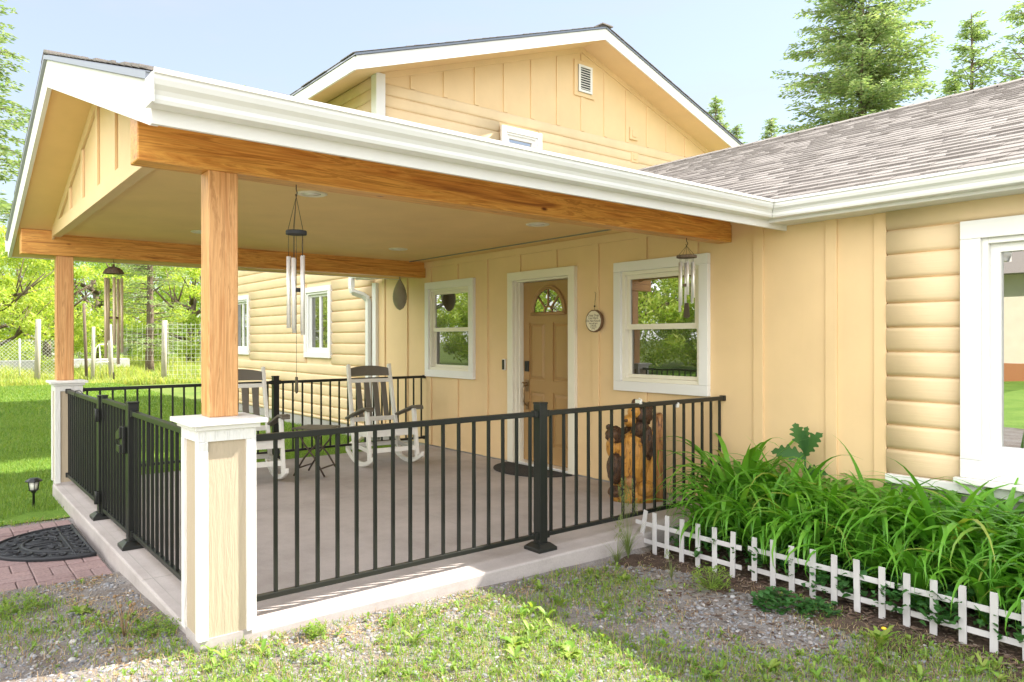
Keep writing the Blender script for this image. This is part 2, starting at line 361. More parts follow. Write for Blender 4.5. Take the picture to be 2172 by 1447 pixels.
def log_wall(mb, put, a0, a1, zbot, ztop, holes, ex=.1655):
    """rounded horizontal log courses; put(a, out, z) -> point"""
    z = ztop
    nseg = 7
    while z > zbot+.01:
        zb = max(z-ex, zbot)
        segs = [(a0, a1)]
        for h in holes:
            if h[2] < z-.02 and h[3] > zb+.02:
                ns = []
                for s0, s1 in segs:
                    if h[0] > s0 and h[1] < s1: ns += [(s0, h[0]), (h[1], s1)]
                    elif h[0] > s0 and h[0] < s1: ns.append((s0, h[0]))
                    elif h[1] > s0 and h[1] < s1: ns.append((h[1], s1))
                    elif h[1] <= s0 or h[0] >= s1: ns.append((s0, s1))
                segs = ns
        for s0, s1 in segs:
            L = s1-s0; m = max(1, int(L/.6)); prof = [(.0, z), (.006, z-.006)]
            for i in range(nseg+1):
                t = i/nseg; prof.append((.012+.019*math.sin(math.pi*min(1, (.16+.80*t)))**.55, z-.008-(z-zb-.016)*t))
            prof += [(.004, zb+.003), (0, zb)]
            vs = []; fs = []; n = len(prof); ph = random.random()*20
            for j in range(m+1):
                a = s0+L*j/m; wob = (mnoise.noise(Vector((a*.7, z*3, ph)))*.003)
                for o_, zz in prof: vs.append(put(a, o_+(wob if o_ > .005 else 0), zz))
            for j in range(m):
                for i in range(n-1): fs.append((j*n+i, (j+1)*n+i, (j+1)*n+i+1, j*n+i+1))
            mb.add(vs, fs, True)
            for j in (0, m): mb.f.append(tuple(len(mb.v)-len(vs)+j*n+i for i in range(n))); mb.sm.append(False)
        z = zb
lw = MB()
log_wall(lw, lambda a, o, z: (a, -o-.001, z), -2.305, 4, .46, 2.283, [(-1.83, .42, .505, 2.113)])
lw.build('log_siding', M['wallh'], house); lw = MB()
log_wall(lw, lambda a, o, z: (a, -o-.001, z), -18, -9.60, .06, 5.225, [(-12.03, -11.01, 1.09, 2.25), (-15.79, -14.76, 1.09, 2.27)], .170)
lw.build('log_siding', M['wallh'], house)
lb = MB()
holes_boxes(lb, -2.3, 4, .40, 2.47, [W3], lambda a, b, c, d: lb.box(a, b, .001, .12, c, d))
lb.build('siding_backing', M['wallh'], house); lb = MB()
holes_boxes(lb, -18, -9.5, .06, 5.2, [W4, W5], lambda a, b, c, d: lb.box(a, b, .001, .12, c, d))
lb.build('siding_backing', M['wallh'], house)
sk = MB(); sk.box(-2.305, 4, -.05, .0, .40, .458); sk.build('skirt_board', M['white'], house, .003)

# two storey gable wing: gable wall X=-9.5
GX = -9.5; RY = 4.1; SL = .339
def gz(y, top): return top - SL*abs(y-RY)
gw = MB(); gw.prism([(GX-.12, 0, 2.3), (GX-.12, 8.2, 2.3), (GX-.12, 8.2, gz(8.2, 6.70)), (GX-.12, RY, 6.70), (GX-.12, 0, gz(0, 6.70))], (.12, 0, 0))
gw.box(-18, GX-.13, 8.08, 8.2, -.2, 5.3); gw.box(-18.1, -17.98, .0, 8.2, -.2, 5.3)
gw.prism([(-18.1, 0, 5.3), (-18.1, 8.2, 5.3), (-18.1, RY, 6.7)], (.12, 0, 0)); gw.build('gable_wall', M['wall'], house)
gl = MB(); log_wall(gl, lambda a, o, z: (GX+o+.001, a, z), .095, 8.18, 3.0, 5.115, [(2.21, 3.07, 4.2, 4.87)], .172); gl.build('gable_log_siding', M['wallh'], house)
gb = MB()
y = .535-.59
while y < 8.1:
    y += .59
    if .1 < y < 7.9:
        top = min(gz(y, 6.52), gz(y+.085, 6.52))
        if top > 5.14:
            if abs(y-4.09) < .15: gb.box(GX, GX+.018, y, y+.085, 5.12, 5.73); gb.box(GX, GX+.018, y, y+.085, 6.38, top)
            else: gb.box(GX, GX+.018, y, y+.085, 5.12, top)
for s in (-1, 1):     # sloping frieze under the rake soffit
    y1 = 0.03 if s < 0 else 8.17
    gb.prism([(GX, RY, 6.66), (GX, y1, gz(y1, 6.66)), (GX, y1, gz(y1, 6.53)), (GX, RY, 6.53)], (.02, 0, 0))
gb.build('gable_batten', M['wall'], house, .002)
cb = MB(); cb.box(GX-.10, GX+.058, -.058, .09, 2.7, 5.225); cb.build('corner_board', M['white'], house, .003)
cb = MB(); cb.box(-9.60, -9.49, -.05, -.001, .05, 2.2); cb.build('corner_board', M['white'], house, .003)

def shingles(mb, put, a0, a1, L, ex=.14, tab=.2, clip=None, seed=1, th=.012):
    """courses of laminated tabs on a slope.  put(a, s, h): a along eave, s up the slope, h above the deck"""
    rnd = random.Random(seed); n = int(L/ex)+1
    for c in range(n):
        s0 = c*ex; s1 = min(s0+ex*1.25, L+.02); a = a0 - rnd.random()*tab
        while a < a1:
            wd = tab*rnd.choice((.45, .7, 1, 1.3, 1.6)); b = a+wd; up_ = rnd.random() < .55; A, B = max(a, a0), min(b, a1); a = b
            if B-A < .01: continue
            cut = False
            if clip:
                r = clip(A, B, s0)
                if r is None: continue
                A, B = r
            h = th*(1. if up_ else .55) + rnd.uniform(-.001, .001); lo = s0 - (.0 if up_ else -.012) + rnd.uniform(-.003, .003)
            v = [put(A, lo, h), put(B-.002, lo, h), put(B-.002, s1, .003), put(A, s1, .003), put(A, lo, -.002), put(B-.002, lo, -.002)]
            mb.add(v, [(0, 1, 2, 3), (4, 5, 1, 0), (4, 0, 3), (1, 5, 2)])
        
# roof decks
PK = 6.80
rd = MB()
for s in (-1, 1):
    ye = RY+s*4.78
    rd.prism([(-8.88, RY, PK), (-8.88, ye, PK-SL*4.78), (-8.88, ye, PK-SL*4.78-.03), (-8.88, RY, PK-.03)], (-9.9, 0, 0))
rd.build('wing_roof_deck', M['flash'], house)
sh = MB(); n1 = math.hypot(1, SL)
for s in (-1, 1):
    shingles(sh, lambda a, q, h, s=s: (a, RY+s*(4.80-q/n1), PK-SL*4.80+q*SL/n1+h+.004), -18.7, -8.86, 4.8*n1, .14, .3, seed=3+s)
for k in range(40): sh.box(-8.85-.25*k-.25, -8.84-.25*k, RY-.13, RY+.13, PK+.002, PK+.022+.002*(k % 2))
sh.build('wing_shingles', M['shingle'], house, fixn=False)
# rake fascia and soffit of the gable wing
for s in (-1, 1):
    fs_ = MB()
    ye = RY+s*4.75
    fs_.prism([(-8.93, RY, PK-.035), (-8.93, ye, PK-.035-SL*4.75), (-8.93, ye, PK-.22-SL*4.75), (-8.93, RY, PK-.22)], (.03, 0, 0))
    fs_.box(-18.7, -8.931, ye-.015, ye+.015, PK-.22-SL*4.75, PK-.04-SL*4.75); fs_.build('wing_fascia', M['white'], house, .002)
sf = MB()
for s in (-1, 1):
    ye = RY+s*4.73; yw = RY+s*4.1
    zt = lambda y: PK-.18-SL*abs(y-RY)
    sf.prism([(-8.932, RY, zt(RY)), (-8.932, ye, zt(ye)), (-8.932, ye, zt(ye)+.012), (-8.932, RY, zt(RY)+.012)], (GX+8.932-.1, 0, 0))
    sf.prism([(GX-.101, yw-s*.1, zt(yw-s*.1)), (GX-.101, ye, zt(ye)), (GX-.101, ye, zt(ye)+.012), (GX-.101, yw-s*.1, zt(yw-s*.1)+.012)], (-9, 0, 0))
sf.build('wing_soffit', M['wall'], house)
# vents on the gable
v = MB(); v.box(GX, GX+.03, 3.90, 4.40, 5.735, 6.37); v.build('vent_surround', M['wall'], house, .003)
v = MB(); v.box(GX+.03, GX+.042, 3.985, 4.32, 5.81, 6.29)
vt = v.build('gable_vent', M['dark'], house)
v = MB(); v.box(GX+.042, GX+.06, 3.985, 4.03, 5.81, 6.29); v.box(GX+.042, GX+.06, 4.275, 4.32, 5.81, 6.29); v.box(GX+.042, GX+.06, 4.03, 4.275, 5.81, 5.85); v.box(GX+.042, GX+.06, 4.03, 4.275, 6.25, 6.29)
for k in range(9): v.bar((GX+.05, 4.03, 5.875+k*.043), (GX+.05, 4.275, 5.875+k*.043), .028, .012, (.6, 0, 1))
v.build('louvre', M['white'], vt)
for (ya, yb, za, zb) in ((5.35, 5.56, 5.19, 5.42), (5.385, 5.57, 4.76, 4.945)):
    v = MB(); v.box(GX+.0, GX+.045, ya, yb, za, zb); v.box(GX+.045, GX+.06, ya+.05, yb-.05, za+.05, zb-.05); v.build('vent_cover', M['wall'], house, .004)

# windows -------------------------------------------------------
def window(x0, x1, z0, z1, kind, trim=.09, trm='white', fr='vinyl', gl=('glass', 'glassd'), ylev=0., put=None):
    """opening x0..x1, z0..z1 in a wall facing -Y (or through put)"""
    P = put or (lambda mb, a, b, c, d, e, f: mb.box(a, b, c, d, e, f))
    t = MB(); o = -.045 + ylev
    P(t, x0-trim, x1+trim, o, .001, z1, z1+trim); P(t, x0-trim, x1+trim, o, .001, z0-trim, z0); P(t, x0-trim, x0, o, .001, z0+.001, z1-.001); P(t, x1, x1+trim, o, .001, z0+.001, z1-.001)
    wn = t.build('window', M[trm], house, .003)
    f = MB(); k = .035
    P(f, x0, x0+k, -.02+ylev, .1, z0, z1); P(f, x1-k, x1, -.02+ylev, .1, z0, z1); P(f, x0+k, x1-k, -.02+ylev, .1, z1-k, z1); P(f, x0+k, x1-k, -.02+ylev, .1, z0, z0+k)
    f.build('frame', M[fr], wn, .003)
    X0, X1, Z0, Z1 = x0+k, x1-k, z0+k, z1-k
    s = MB(); g = []
    if kind == 'hung':
        zm = z0+(z1-z0)*.49; q = .04
        for a, b, c, d in ((X0, X0+q, zm+.03, Z1), (X1-q, X1, zm+.03, Z1), (X0, X1, Z1-q, Z1+.0), (X0, X1, zm-.02, zm+.03)): P(s, a, b, .005+(.001 if a == X0 and b == X1 else 0), .05, c, d)
        for a, b, c, d in ((X0, X0+q*.9, Z0, zm-.02), (X1-q*.9, X1, Z0, zm-.02), (X0, X1, Z0, Z0+q*.8)): P(s, a, b, .03+(.001 if a == X0 and b == X1 else 0), .08, c, d)
        s.build('sash', M[fr], wn, .002)
        g1 = MB(); P(g1, X0+q, X1-q, .022, .026, zm+.03, Z1-q); g1.build('upper_pane', M[gl[0]], wn)
        g2 = MB(); P(g2, X0+q*.9, X1-q*.9, .045, .049, Z0+q*.8, zm-.02); g2.build('lower_pane', M[gl[1]], wn)
    elif kind == 'slide':
        xm = (x0+x1)/2
        P(s, X0, X0+.04, .02, .06, Z0, Z1); P(s, X1-.04, X1, .02, .06, Z0, Z1); P(s, xm-.03, xm+.03, .015, .06, Z0, Z1)
        for a, b in ((X0+.04, xm-.03), (xm+.03, X1-.04)): P(s, a, b, .02, .06, Z0, Z0+.04); P(s, a, b, .02, .06, Z1-.04, Z1)
        s.build('sash', M[fr], wn, .002)
        for a, b, mt in ((X0+.04, xm-.03, gl[1]), (xm+.03, X1-.04, gl[0])):
            g1 = MB(); P(g1, a, b, .035, .039, Z0+.04, Z1-.04); g1.build('pane', M[mt], wn)
    else:
        q = .055
        P(s, X0, X0+q, -.005, .05, Z0, Z1); P(s, X1-q, X1, -.005, .05, Z0, Z1); P(s, X0+q, X1-q, -.005, .05, Z0, Z0+q); P(s, X0+q, X1-q, -.005, .05, Z1-q, Z1)
        s.build('sash', M[fr], wn, .002)
        g1 = MB(); P(g1, X0+q, X1-q, .025, .029, Z0+q, Z1-q); g1.build('pane', M[gl[0]], wn)
    return wn
tag(window(*W1, 'hung'), 'smaller-looking double-hung window left of the door')
tag(window(*W2, 'hung'), 'double-hung window right of the door')
wp = window(*W3, 'fixed', .115, 'white', 'white', ('glassb',), -.02); tag(wp, 'large picture window at the right edge')
s = MB(); s.box(-1.86, .45, -.11, -.066, .47, .505); s.build('sill', M['white'], wp, .004)
window(*W4, 'slide', .09, 'white', 'white', ('glass', 'glassd'), -.01); window(*W5, 'slide', .09, 'white', 'white', ('glass', 'glassd'), -.01)
def pg(mb, a, b, c, d, e, f): mb.box(GX-d+.05, GX-c+.05, a, b, e, f)
window(2.30, 2.98, 4.2, 4.78, 'fixed', .09, 'white', 'white', ('glassb',), -.01, pg)

# front door ----------------------------------------------------
x0, x1, z0, z1 = DO
t = MB(); t.box(x0-.09, x0+.005, -.045, .001, .01, z1); t.box(x1-.005, x1+.09, -.045, .001, .01, z1); t.box(x0-.09, x1+.09, -.0455, .001, z1, z1+.09); t.build('door_casing', M['vinyl'], house, .003)
t = MB(); t.box(x0, x0+.02, .0, .14, .03, z1); t.box(x1-.02, x1, .0, .14, .03, z1); t.box(x0+.02, x1-.02, .0, .14, z1-.02, z1); t.box(x0+.02, x0+.034, .04, .095, .03, z1-.02); t.build('door_jamb', M['vinyl'], house, .002)
t = MB(); t.box(x0+.02, x1-.02, -.03, .14, .004, .032); t.build('threshold', M['silver'], house, .004)
dx0, dx1, dz0, dz1 = x0+.024, x1-.024, .035, z1-.024; dy = .097
d = MB(); cx = (dx0+dx1)/2
ins = []
for sx in (-1, 1):
    for za, zb in ((.22, .80), (.93, 1.56)):
        a, b = sorted((cx+sx*.065, cx+sx*.325)); ins.append((a, b, za, zb))
holes_boxes(d, dx0, dx1, dz0, dz1, ins, lambda a, b, c, e: d.box(a, b, dy, dy+.04, c, e))
for a, b, c, e in ins:
    d.box(a, b, dy+.014, dy+.03, c, e)
    q = [(a+.035, dy+.014), (b-.035, dy+.014)]
    # raised field with bevelled edges
    A = [(a+.018, dy+.0135, c+.018), (b-.018, dy+.0135, c+.018), (b-.018, dy+.0135, e-.018), (a+.018, dy+.0135, e-.018)]
    B = [(a+.045, dy+.002, c+.045), (b-.045, dy+.002, c+.045), (b-.045, dy+.002, e-.045), (a+.045, dy+.002, e-.045)]
    d.add(A+B, [(4, 5, 6, 7), (0, 1, 5, 4), (1, 2, 6, 5), (2, 3, 7, 6), (3, 0, 4, 7)])
door = d.build('front_door', M['door'], house)
# fanlight
fz0 = 1.655; fr_ = .265
g = MB(); pts = [(cx+fr_*.86*math.cos(math.pi*i/24), dy-.006, fz0+.02+fr_*.95*math.sin(math.pi*i/24)) for i in range(25)]
g.prism(pts, (0, .004, 0)); g.build('fanlight_glass', M['glass'], door)
g = MB()
arc = lambda r, n=24: [(cx+r*.94*math.cos(math.pi*i/n), dy-.012, fz0+.015+r*math.sin(math.pi*i/n)) for i in range(n+1)]
g.tube(arc(fr_+.012), .017, 6); g.tube(arc(fr_-.012), .008, 6); g.tube([(cx-.275, dy-.012, fz0), (cx+.275, dy-.012, fz0)], .018, 6); g.tube(arc(.065, 12), .009, 6)
for an in (90, 45, 135): g.tube([(cx+.065*math.cos(R(an)), dy-.012, fz0+.015+.065*math.sin(R(an))), (cx+fr_*.93*math.cos(R(an)), dy-.012, fz0+.015+fr_*.97*math.sin(R(an)))], .009, 6)
g.build('fanlight_frame', M['door'], door)
lx = dx0+.075
g = MB(); g.box(lx-.032, lx+.032, dy-.022, dy, 1.02, 1.14); g.build('keypad_lock', M['black'], door, .008)
g = MB(); g.box(lx-.03, lx+.03, dy-.012, dy, .80, .93); g.box(lx-.022, lx+.022, dy-.012, dy, .60, .68)
g.tube([(lx, dy-.01, .87), (lx, dy-.05, .86), (lx, dy-.06, .82), (lx, dy-.05, .74), (lx, dy-.055, .69), (lx, dy-.03, .65), (lx, dy-.008, .645)], .009, 8)
g.tube([(lx-.02, dy-.06, .90), (lx, dy-.05, .895), (lx, dy-.01, .895)], .008, 8); g.build('door_handle', M['brass'], door, .002)
# main roof --------------------------------------------------------
MS = .416; EY = -.25; EZ = 2.405; MRY = 3.62; MRZ = EZ+MS*(MRY-EY); PS = .324; PRX = -5.98; PHW = 2.92
r = MB(); r.prism([(-9.38, EY-.0, EZ), (-9.38, MRY, MRZ), (-9.38, MRY+3.87, EZ), (-9.38, MRY+3.87, EZ-.03), (-9.38, MRY, MRZ-.03), (-9.38, EY, EZ-.03)], (14, 0, 0)); r.build('main_roof_deck', M['flash'], house)
nm = math.hypot(1, MS)
PRZ = EZ+PS*PHW      # porch ridge height
sh = MB()
def valley(A, B, s):
    y = EY+s/nm; z = EZ+MS*(y-EY)
    if z < PRZ:
        hw = (PRZ-z)/PS   # porch half width at this height
        xl, xr = PRX-hw, PRX+hw
        if A >= xl and B <= xr: return None
        if A < xr < B: return (xr, B)
        if A < xl < B: return (A, xl)
    return (A, B)
shingles(sh, lambda a, q, h: (a, EY-.03+q/nm, EZ-.0125+q*MS/nm+h+.004), -9.38, 4.6, (MRY-EY+.03)*nm, .135, .15, valley, 11, .020)
shingles(sh, lambda a, q, h: (a, MRY+3.9-q/nm, EZ-.0125+q*MS/nm+h+.004), -9.38, 4.6, (MRY-EY+.03)*nm, .14, .5, None, 12, .013)
for k in range(64):
    xa = -9.36+k*.22
    for s in (-1, 1): sh.prism([(xa, MRY, MRZ+.03), (xa, MRY+s*.15, MRZ+.03-MS*.15), (xa, MRY+s*.15, MRZ+.012-MS*.15), (xa, MRY, MRZ+.012)], (.235, 0, .006))
sh.build('main_shingles', M['shingle'], house, fixn=False)
for a_, b_, c_ in ((-3.08, 4.6, -.001), (-9.72, -8.9, -.051)):
    fb = MB(); fb.box(a_, b_, EY, EY+.02, EZ-.165, EZ-.01); fb.box(a_+.02, b_, EY+.019, c_, EZ-.16, EZ-.145); fb.build('eave_fascia', M['white'], house, .002)
GP = [(0, 0), (.055, 0), (.068, .004), (.074, .018), (.074, .034), (.083, .05), (.100, .066), (.108, .085), (.108, .100), (.118, .104), (.118, .122), (.108, .122), (.106, .113), (0, .113)]
def gutter(mb, p0, p1, outd, mitre0=0, mitre1=0):
    """K-style gutter from p0 to p1 (back bottom corner), outd = outward dir"""
    p0 = Vector(p0); p1 = Vector(p1); d = (p1-p0).normalized(); o = Vector(outd)
    a = [p0 + o*x + Vector((0, 0, z)) + d*x*mitre0 for x, z in GP]; b = [p1 + o*x + Vector((0, 0, z)) + d*x*mitre1 for x, z in GP]
    n = len(GP); mb.add(a+b, [tuple(range(n)), tuple(reversed(range(n, 2*n)))] + [(i, i+n, (i+1) % n+n, (i+1) % n) for i in range(n)])
g = MB(); gutter(g, (-2.96-.10+.002, EY, 2.262), (4.6, EY, 2.262), (0, -1, 0), 1, 0); g.build('gutter', M['gutter'], house); g = MB()
gutter(g, (-9.8, EY, 2.262), (-8.9, EY, 2.262), (0, -1, 0)); g.build('gutter', M['gutter'], house)
g = MB(); g.box(-9.79, -9.70, EY-.085, EY-.02, 2.14, 2.262)
dsp = [(-9.745, EY-.05, 2.16), (-9.745, EY-.055, 2.12), (-9.735, EY-.04, 2.07), (-9.70, -.14, 2.02), (-9.67, -.085, 1.97), (-9.665, -.075, 1.92), (-9.665, -.075, .12), (-9.665, -.085, .08), (-9.68, -.13, .05)]
for i in range(len(dsp)-1): g.bar(dsp[i], (Vector(dsp[i+1])+(Vector(dsp[i+1])-Vector(dsp[i])).normalized()*.012), .085, .06, (0, 1, 0) if abs(dsp[i][2]-dsp[i+1][2]) > .03 else (0, 0, 1))
g.build('downspout', M['gutter'], house, .006)
g = MB(); g.bar((-9.66, -.12, .04), (-8.72, -.85, -.02), .075, .055); g.build('drain_extension', M['gutter'], house, .005)

# ================================================================ PORCH (covered)
porch = thing('covered_porch', 'gabled porch roof with white gutter and orange timber beams over the concrete floor', 'porch', (-5.98, -2.1, -.1))
yf = -4.475
d = MB()
for s in (-1, 1):
    xe = PRX+s*PHW
    d.prism([(PRX, yf-.012, PRZ), (xe, yf-.012, EZ), (xe, yf-.012, EZ-.025), (PRX, yf-.012, PRZ-.025)], (0, 4.2+ (0 if s else 0), 0))
# extend over the main roof to the valley
yv = EY+(PRZ-EZ)/MS
for s in (-1, 1):
    xe = PRX+s*PHW
    d.add([(PRX, -.28, PRZ+.001), (xe, -.28, EZ+.001), (PRX, yv, PRZ+.001)], [(0, 1, 2)])
d.build('roof_deck', M['flash'], porch)
sh = MB(); npn = math.hypot(1, PS)
for s in (-1, 1):
    def clip(A, B, q, s=s):
        z = EZ+q*PS/npn; ymax = EY+(z-EZ)/MS
        if A > ymax: return None
        return (A, min(B, ymax))
    shingles(sh, lambda a, q, h, s=s: (PRX+s*(PHW+.03-q/npn), a, EZ-.0097+q*PS/npn+h+.006), yf-.03, 2.4, (PHW+.03)*npn, .135, .2, clip, 21+s, .015)
for k in range(30):
    ya = yf-.03+k*.22
    for s in (-1, 1): sh.prism([(PRX, ya, PRZ+.032), (PRX+s*.14, ya, PRZ+.032-PS*.14), (PRX+s*.14, ya, PRZ+.014-PS*.14), (PRX, ya, PRZ+.014)], (0, .235, .006))
sh.build('shingles', M['shingle'], porch, fixn=False)
de = MB(); f = MB()
for s in (-1, 1):
    xe = PRX+s*(PHW-.02)
    z_ = lambda x, o: PRZ-PS*abs(x-PRX)-o
    de.prism([(PRX, yf-.03, z_(PRX, .005)), (xe+s*.02, yf-.03, z_(xe+s*.02, .005)), (xe+s*.02, yf-.03, z_(xe+s*.02, .034)), (PRX, yf-.03, z_(PRX, .034))], (0, .02, 0))
    f.prism([(PRX, yf-.01, z_(PRX, .035)), (xe, yf-.01, z_(xe, .035)), (xe, yf-.01, z_(xe, .21)), (PRX, yf-.01, z_(PRX, .225))], (0, .03, 0))
    f.box(xe-.0 if s > 0 else xe-.02, xe+.02 if s > 0 else xe, yf-.009, -.001, EZ-.20, EZ-.03)
f.build('fascia', M['white'], porch, .002); de.build('drip_edge', M['flash'], porch)
so_ = MB()
for s in (-1, 1):
    xe = PRX+s*(PHW-.02)
    z_ = lambda x: PRZ-PS*abs(x-PRX)-.20
    so_.prism([(PRX, yf+.021, z_(PRX)), (xe, yf+.021, z_(xe)), (xe, yf+.021, z_(xe)+.012), (PRX, yf+.021, z_(PRX)+.012)], (0, .34, 0))
    so_.prism([(PRX+s*2.4, yf+.362, z_(PRX+s*2.4)), (xe, yf+.362, z_(xe)), (xe, yf+.362, z_(xe)+.012), (PRX+s*2.4, yf+.362, z_(PRX+s*2.4)+.012)], (0, 4.1, 0))
so_.build('soffit', M['ceil'], porch)
GY = -4.17
g = MB(); zt = lambda x: PRZ-PS*abs(x-PRX)-.19
g.prism([(-8.21, GY, 2.36), (-3.70, GY, 2.36), (-3.70, GY, zt(-3.70)), (PRX, GY, zt(PRX)), (-8.21, GY, zt(-8.21))], (0, .05, 0)); g.build('gable_panel', M['wall'], porch)
g = MB(); g.box(-8.20, -3.70, GY-.022, GY-.001, 2.358, 2.47)
for s in (-1, 1):
    xa = PRX+s*2.24; g.prism([(PRX, GY-.020, zt(PRX)), (xa, GY-.020, zt(xa)), (xa, GY-.020, zt(xa)-.1), (PRX, GY-.020, zt(PRX)-.1)], (0, .019, 0))
for k in range(-3, 4):
    xc = PRX+k*.61; ztop = zt(abs(xc-PRX)+PRX+.045)-.09
    if ztop > 2.5: g.box(xc-.04, xc+.04, GY-.018, GY-.001, 2.471, ztop)
g.build('gable_trim', M['wall'], porch, .002)
c = MB(); c.box(-8.225, -3.69, GY+.051, -.001, 2.388, 2.42); c.build('ceiling', M['ceil'], porch)
g = MB(); g.box(-3.69, -3.55, -4.43, -.002, 2.168, 2.42); g.build('beam', M['beam'], porch, .006)
g = MB(); g.box(-8.36, -8.22, -4.435, -.002, 2.187, 2.42); g.build('beam', M['beam'], porch, .006)
for (x, y) in ((-4.83, -3.06), (-4.88, -.95), (-7.17, -1.02), (-7.17, -3.11)):
    g = MB(); g.lathe((x, y, 2.379), [(.105, .009), (.105, .004), (.095, 0), (.07, .001), (.066, .008)], 28); l = g.build('recessed_light', M['vinyl'], porch)
    g = MB(); g.lathe((x, y, 2.381), [(0, 0), (.064, .002)], 24); g.build('lens', M['lens'], l)
g = MB(); gutter(g, (-3.06, -4.50, 2.262), (-3.06, EY-.002, 2.262), (1, 0, 0), 0, -1); g.box(-3.062, -2.955, -4.506, -4.498, 2.26, 2.37); g.build('gutter', M['gutter'], porch)
g = MB(); gutter(g, (-8.90, -4.50, 2.262), (-8.90, EY, 2.262), (-1, 0, 0)); g.build('gutter', M['gutter'], porch)

# concrete floor
s = MB(); s.box(-8.22, -3.47, -4.19, -.001, -.30, 0); so1 = s.build('porch_floor', M['slab'], None, .012); so1['kind'] = 'structure'
jt = MB(); jt.box(-8.2, -3.70, -4.131, -4.127, .0005, .0012); jt.box(-4.603, -4.598, -4.19, -3.9, .0005, .0012); jt.box(-5.902, -5.898, -4.12, -.01, .0005, .0010); jt.box(-8.2, -5.905, -2.062, -2.058, .0005, .0010); jt.box(-5.895, -3.48, -2.062, -2.058, .0005, .0010)
jo = jt.build('floor_joint_line', M['concrete_g'], None); jo['kind'] = 'structure'

# porch piers with timber posts
def pier(x0, x1, y0, y1, px0, px1, py0, py1, z1, ztop, label):
    t = thing('porch_post', label, 'post', ((x0+x1)/2, (y0+y1)/2, 0), 0, 'timber porch posts on boxed bases')
    z0 = .02; w_ = .045; q = .013
    b = MB(); b.box(x0+q, x1-q, y0+q, y1-q, z0+.006, z1); b.build('base_panel', M['panel'], t)
    b = MB()
    for xa, xb in ((x0, x0+w_), (x1-w_, x1)):
        for ya, yb in ((y0, y0+w_), (y1-w_, y1)): b.box(xa, xb, ya, yb, z0, z1-.075)
    b.box(x0+.0003, x1-.0003, y0+.0003, y1-.0003, z1-.075, z1-.002); b.build('corner_trim', M['whiter'], t, .002)
    b = MB(); b.box(x0-.04, x1+.04, y0-.04, y1+.04, z1, z1+.022); b.box(x0-.015, x1+.015, y0-.015, y1+.015, z1-.022, z1); b.build('cap', M['white'], t, .003)
    b = MB(); b.box(px0, px1, py0, py1, z1+.022, ztop); b.build('timber', M['post'], t, .006)
    b = MB(); b.box(x0+.03, x1-.006, y0+.012, y1-.02, -.12, z0+.006); b.build('footing', M['slab'], t)
pier(-3.70, -3.43, -4.212, -3.95, -3.672, -3.55, -4.128, -3.992, .99, 2.168, 'near timber post on white-trimmed base at the front corner of the porch')
pier(-8.36, -8.10, -4.182, -3.95, -8.37, -8.24, -4.151, -4.005, .965, 2.187, 'far timber post on white-trimmed base beside the lawn')

# railings
def rail_section(p0, p1, label, n, z0=.094, z1=.905, brk=True, gate=False, name='porch_railing', group='black porch railings'):
    p0 = Vector((*p0, 0)); p1 = Vector((*p1, 0)); t = thing(name, label, 'gate' if gate else 'railing', ((p0+p1)/2)[:], 0, group)
    d = (p1-p0); L = d.length; d.normalize(); Z = Vector((0, 0, 1))
    a = MB(); a.bar(p0+Z*(z1-.015), p1+Z*(z1-.015), .036, .032); a.build('top_rail', M['black'], t, .003)
    a = MB(); a.bar(p0+Z*z0, p1+Z*z0, .03, .028); a.build('bottom_rail', M['black'], t, .003)
    if brk:
        for q, sgn in ((p0, 1), (p1, -1)):
            for z in (z0, z1-.015): a = MB(); a.bar(q+Z*z, q+Z*z+d*sgn*.03, .046, .044); a.build('bracket', M['black'], t, .003)
    for k in range(n):
        q = p0+d*L*(k+.5)/n; a = MB(); h = .0085
        a.box(q.x-h, q.x+h, q.y-h, q.y+h, z0+.012, z1-.03); a.build('baluster', M['black'], t)
    return t
def rail_post(x, y, label, h=.965):
    t = thing('railing_post', label, 'railing post', (x, y, 0), 0, 'square black railing posts'); k = .033
    a = MB(); a.box(x-k, x+k, y-k, y+k, .01, h-.012); a.build('shaft', M['black'], t, .003)
    a = MB(); a.box(x-k-.003, x+k+.003, y-k-.003, y+k+.003, h-.012, h); a.build('post_cap', M['black'], t, .003)
    a = MB(); b1, b2 = .078, .045
    a.add([(x-b1, y-b1, .0), (x+b1, y-b1, 0), (x+b1, y+b1, 0), (x-b1, y+b1, 0), (x-b1, y-b1, .022), (x+b1, y-b1, .022), (x+b1, y+b1, .022), (x-b1, y+b1, .022), (x-b2, y-b2, .05), (x+b2, y-b2, .05), (x+b2, y+b2, .05), (x-b2, y+b2, .05)],
          [(0, 3, 2, 1), (0, 1, 5, 4), (1, 2, 6, 5), (2, 3, 7, 6), (3, 0, 4, 7), (4, 5, 9, 8), (5, 6, 10, 9), (6, 7, 11, 10), (7, 4, 8, 11), (8, 9, 10, 11)]); a.build('base_plate', M['black'], t, .003)
    return t
RX = -3.63
rail_section((RX, -3.95), (RX, -2.045), 'black railing panel from the near post to the middle railing post', 17)
rail_section((RX, -1.978), (RX, 0), 'black railing panel in front of the bear carving, ending at the house wall', 17)
rail_post(RX, -2.011, 'black square post in the middle of the right-hand railing')
rail_section((-8.24, -3.95), (-8.24, -2.04), 'black railing panel at the back left, against the lawn', 17)
rail_section((-8.24, -1.975), (-8.24, 0), 'black railing panel behind the rocking chairs, against the log siding', 17)
rail_post(-8.24, -2.007, 'black square post behind the two rocking chairs')
FY = -4.075
rail_section((-3.70, FY), (-5.35, FY), 'black railing panel between the latch post and the near porch post', 15)
rail_section((-6.45, FY), (-8.10, FY), 'black railing panel between the gate and the far porch post', 15)
rail_post(-5.385, FY, 'black square post that carries the gate latch')
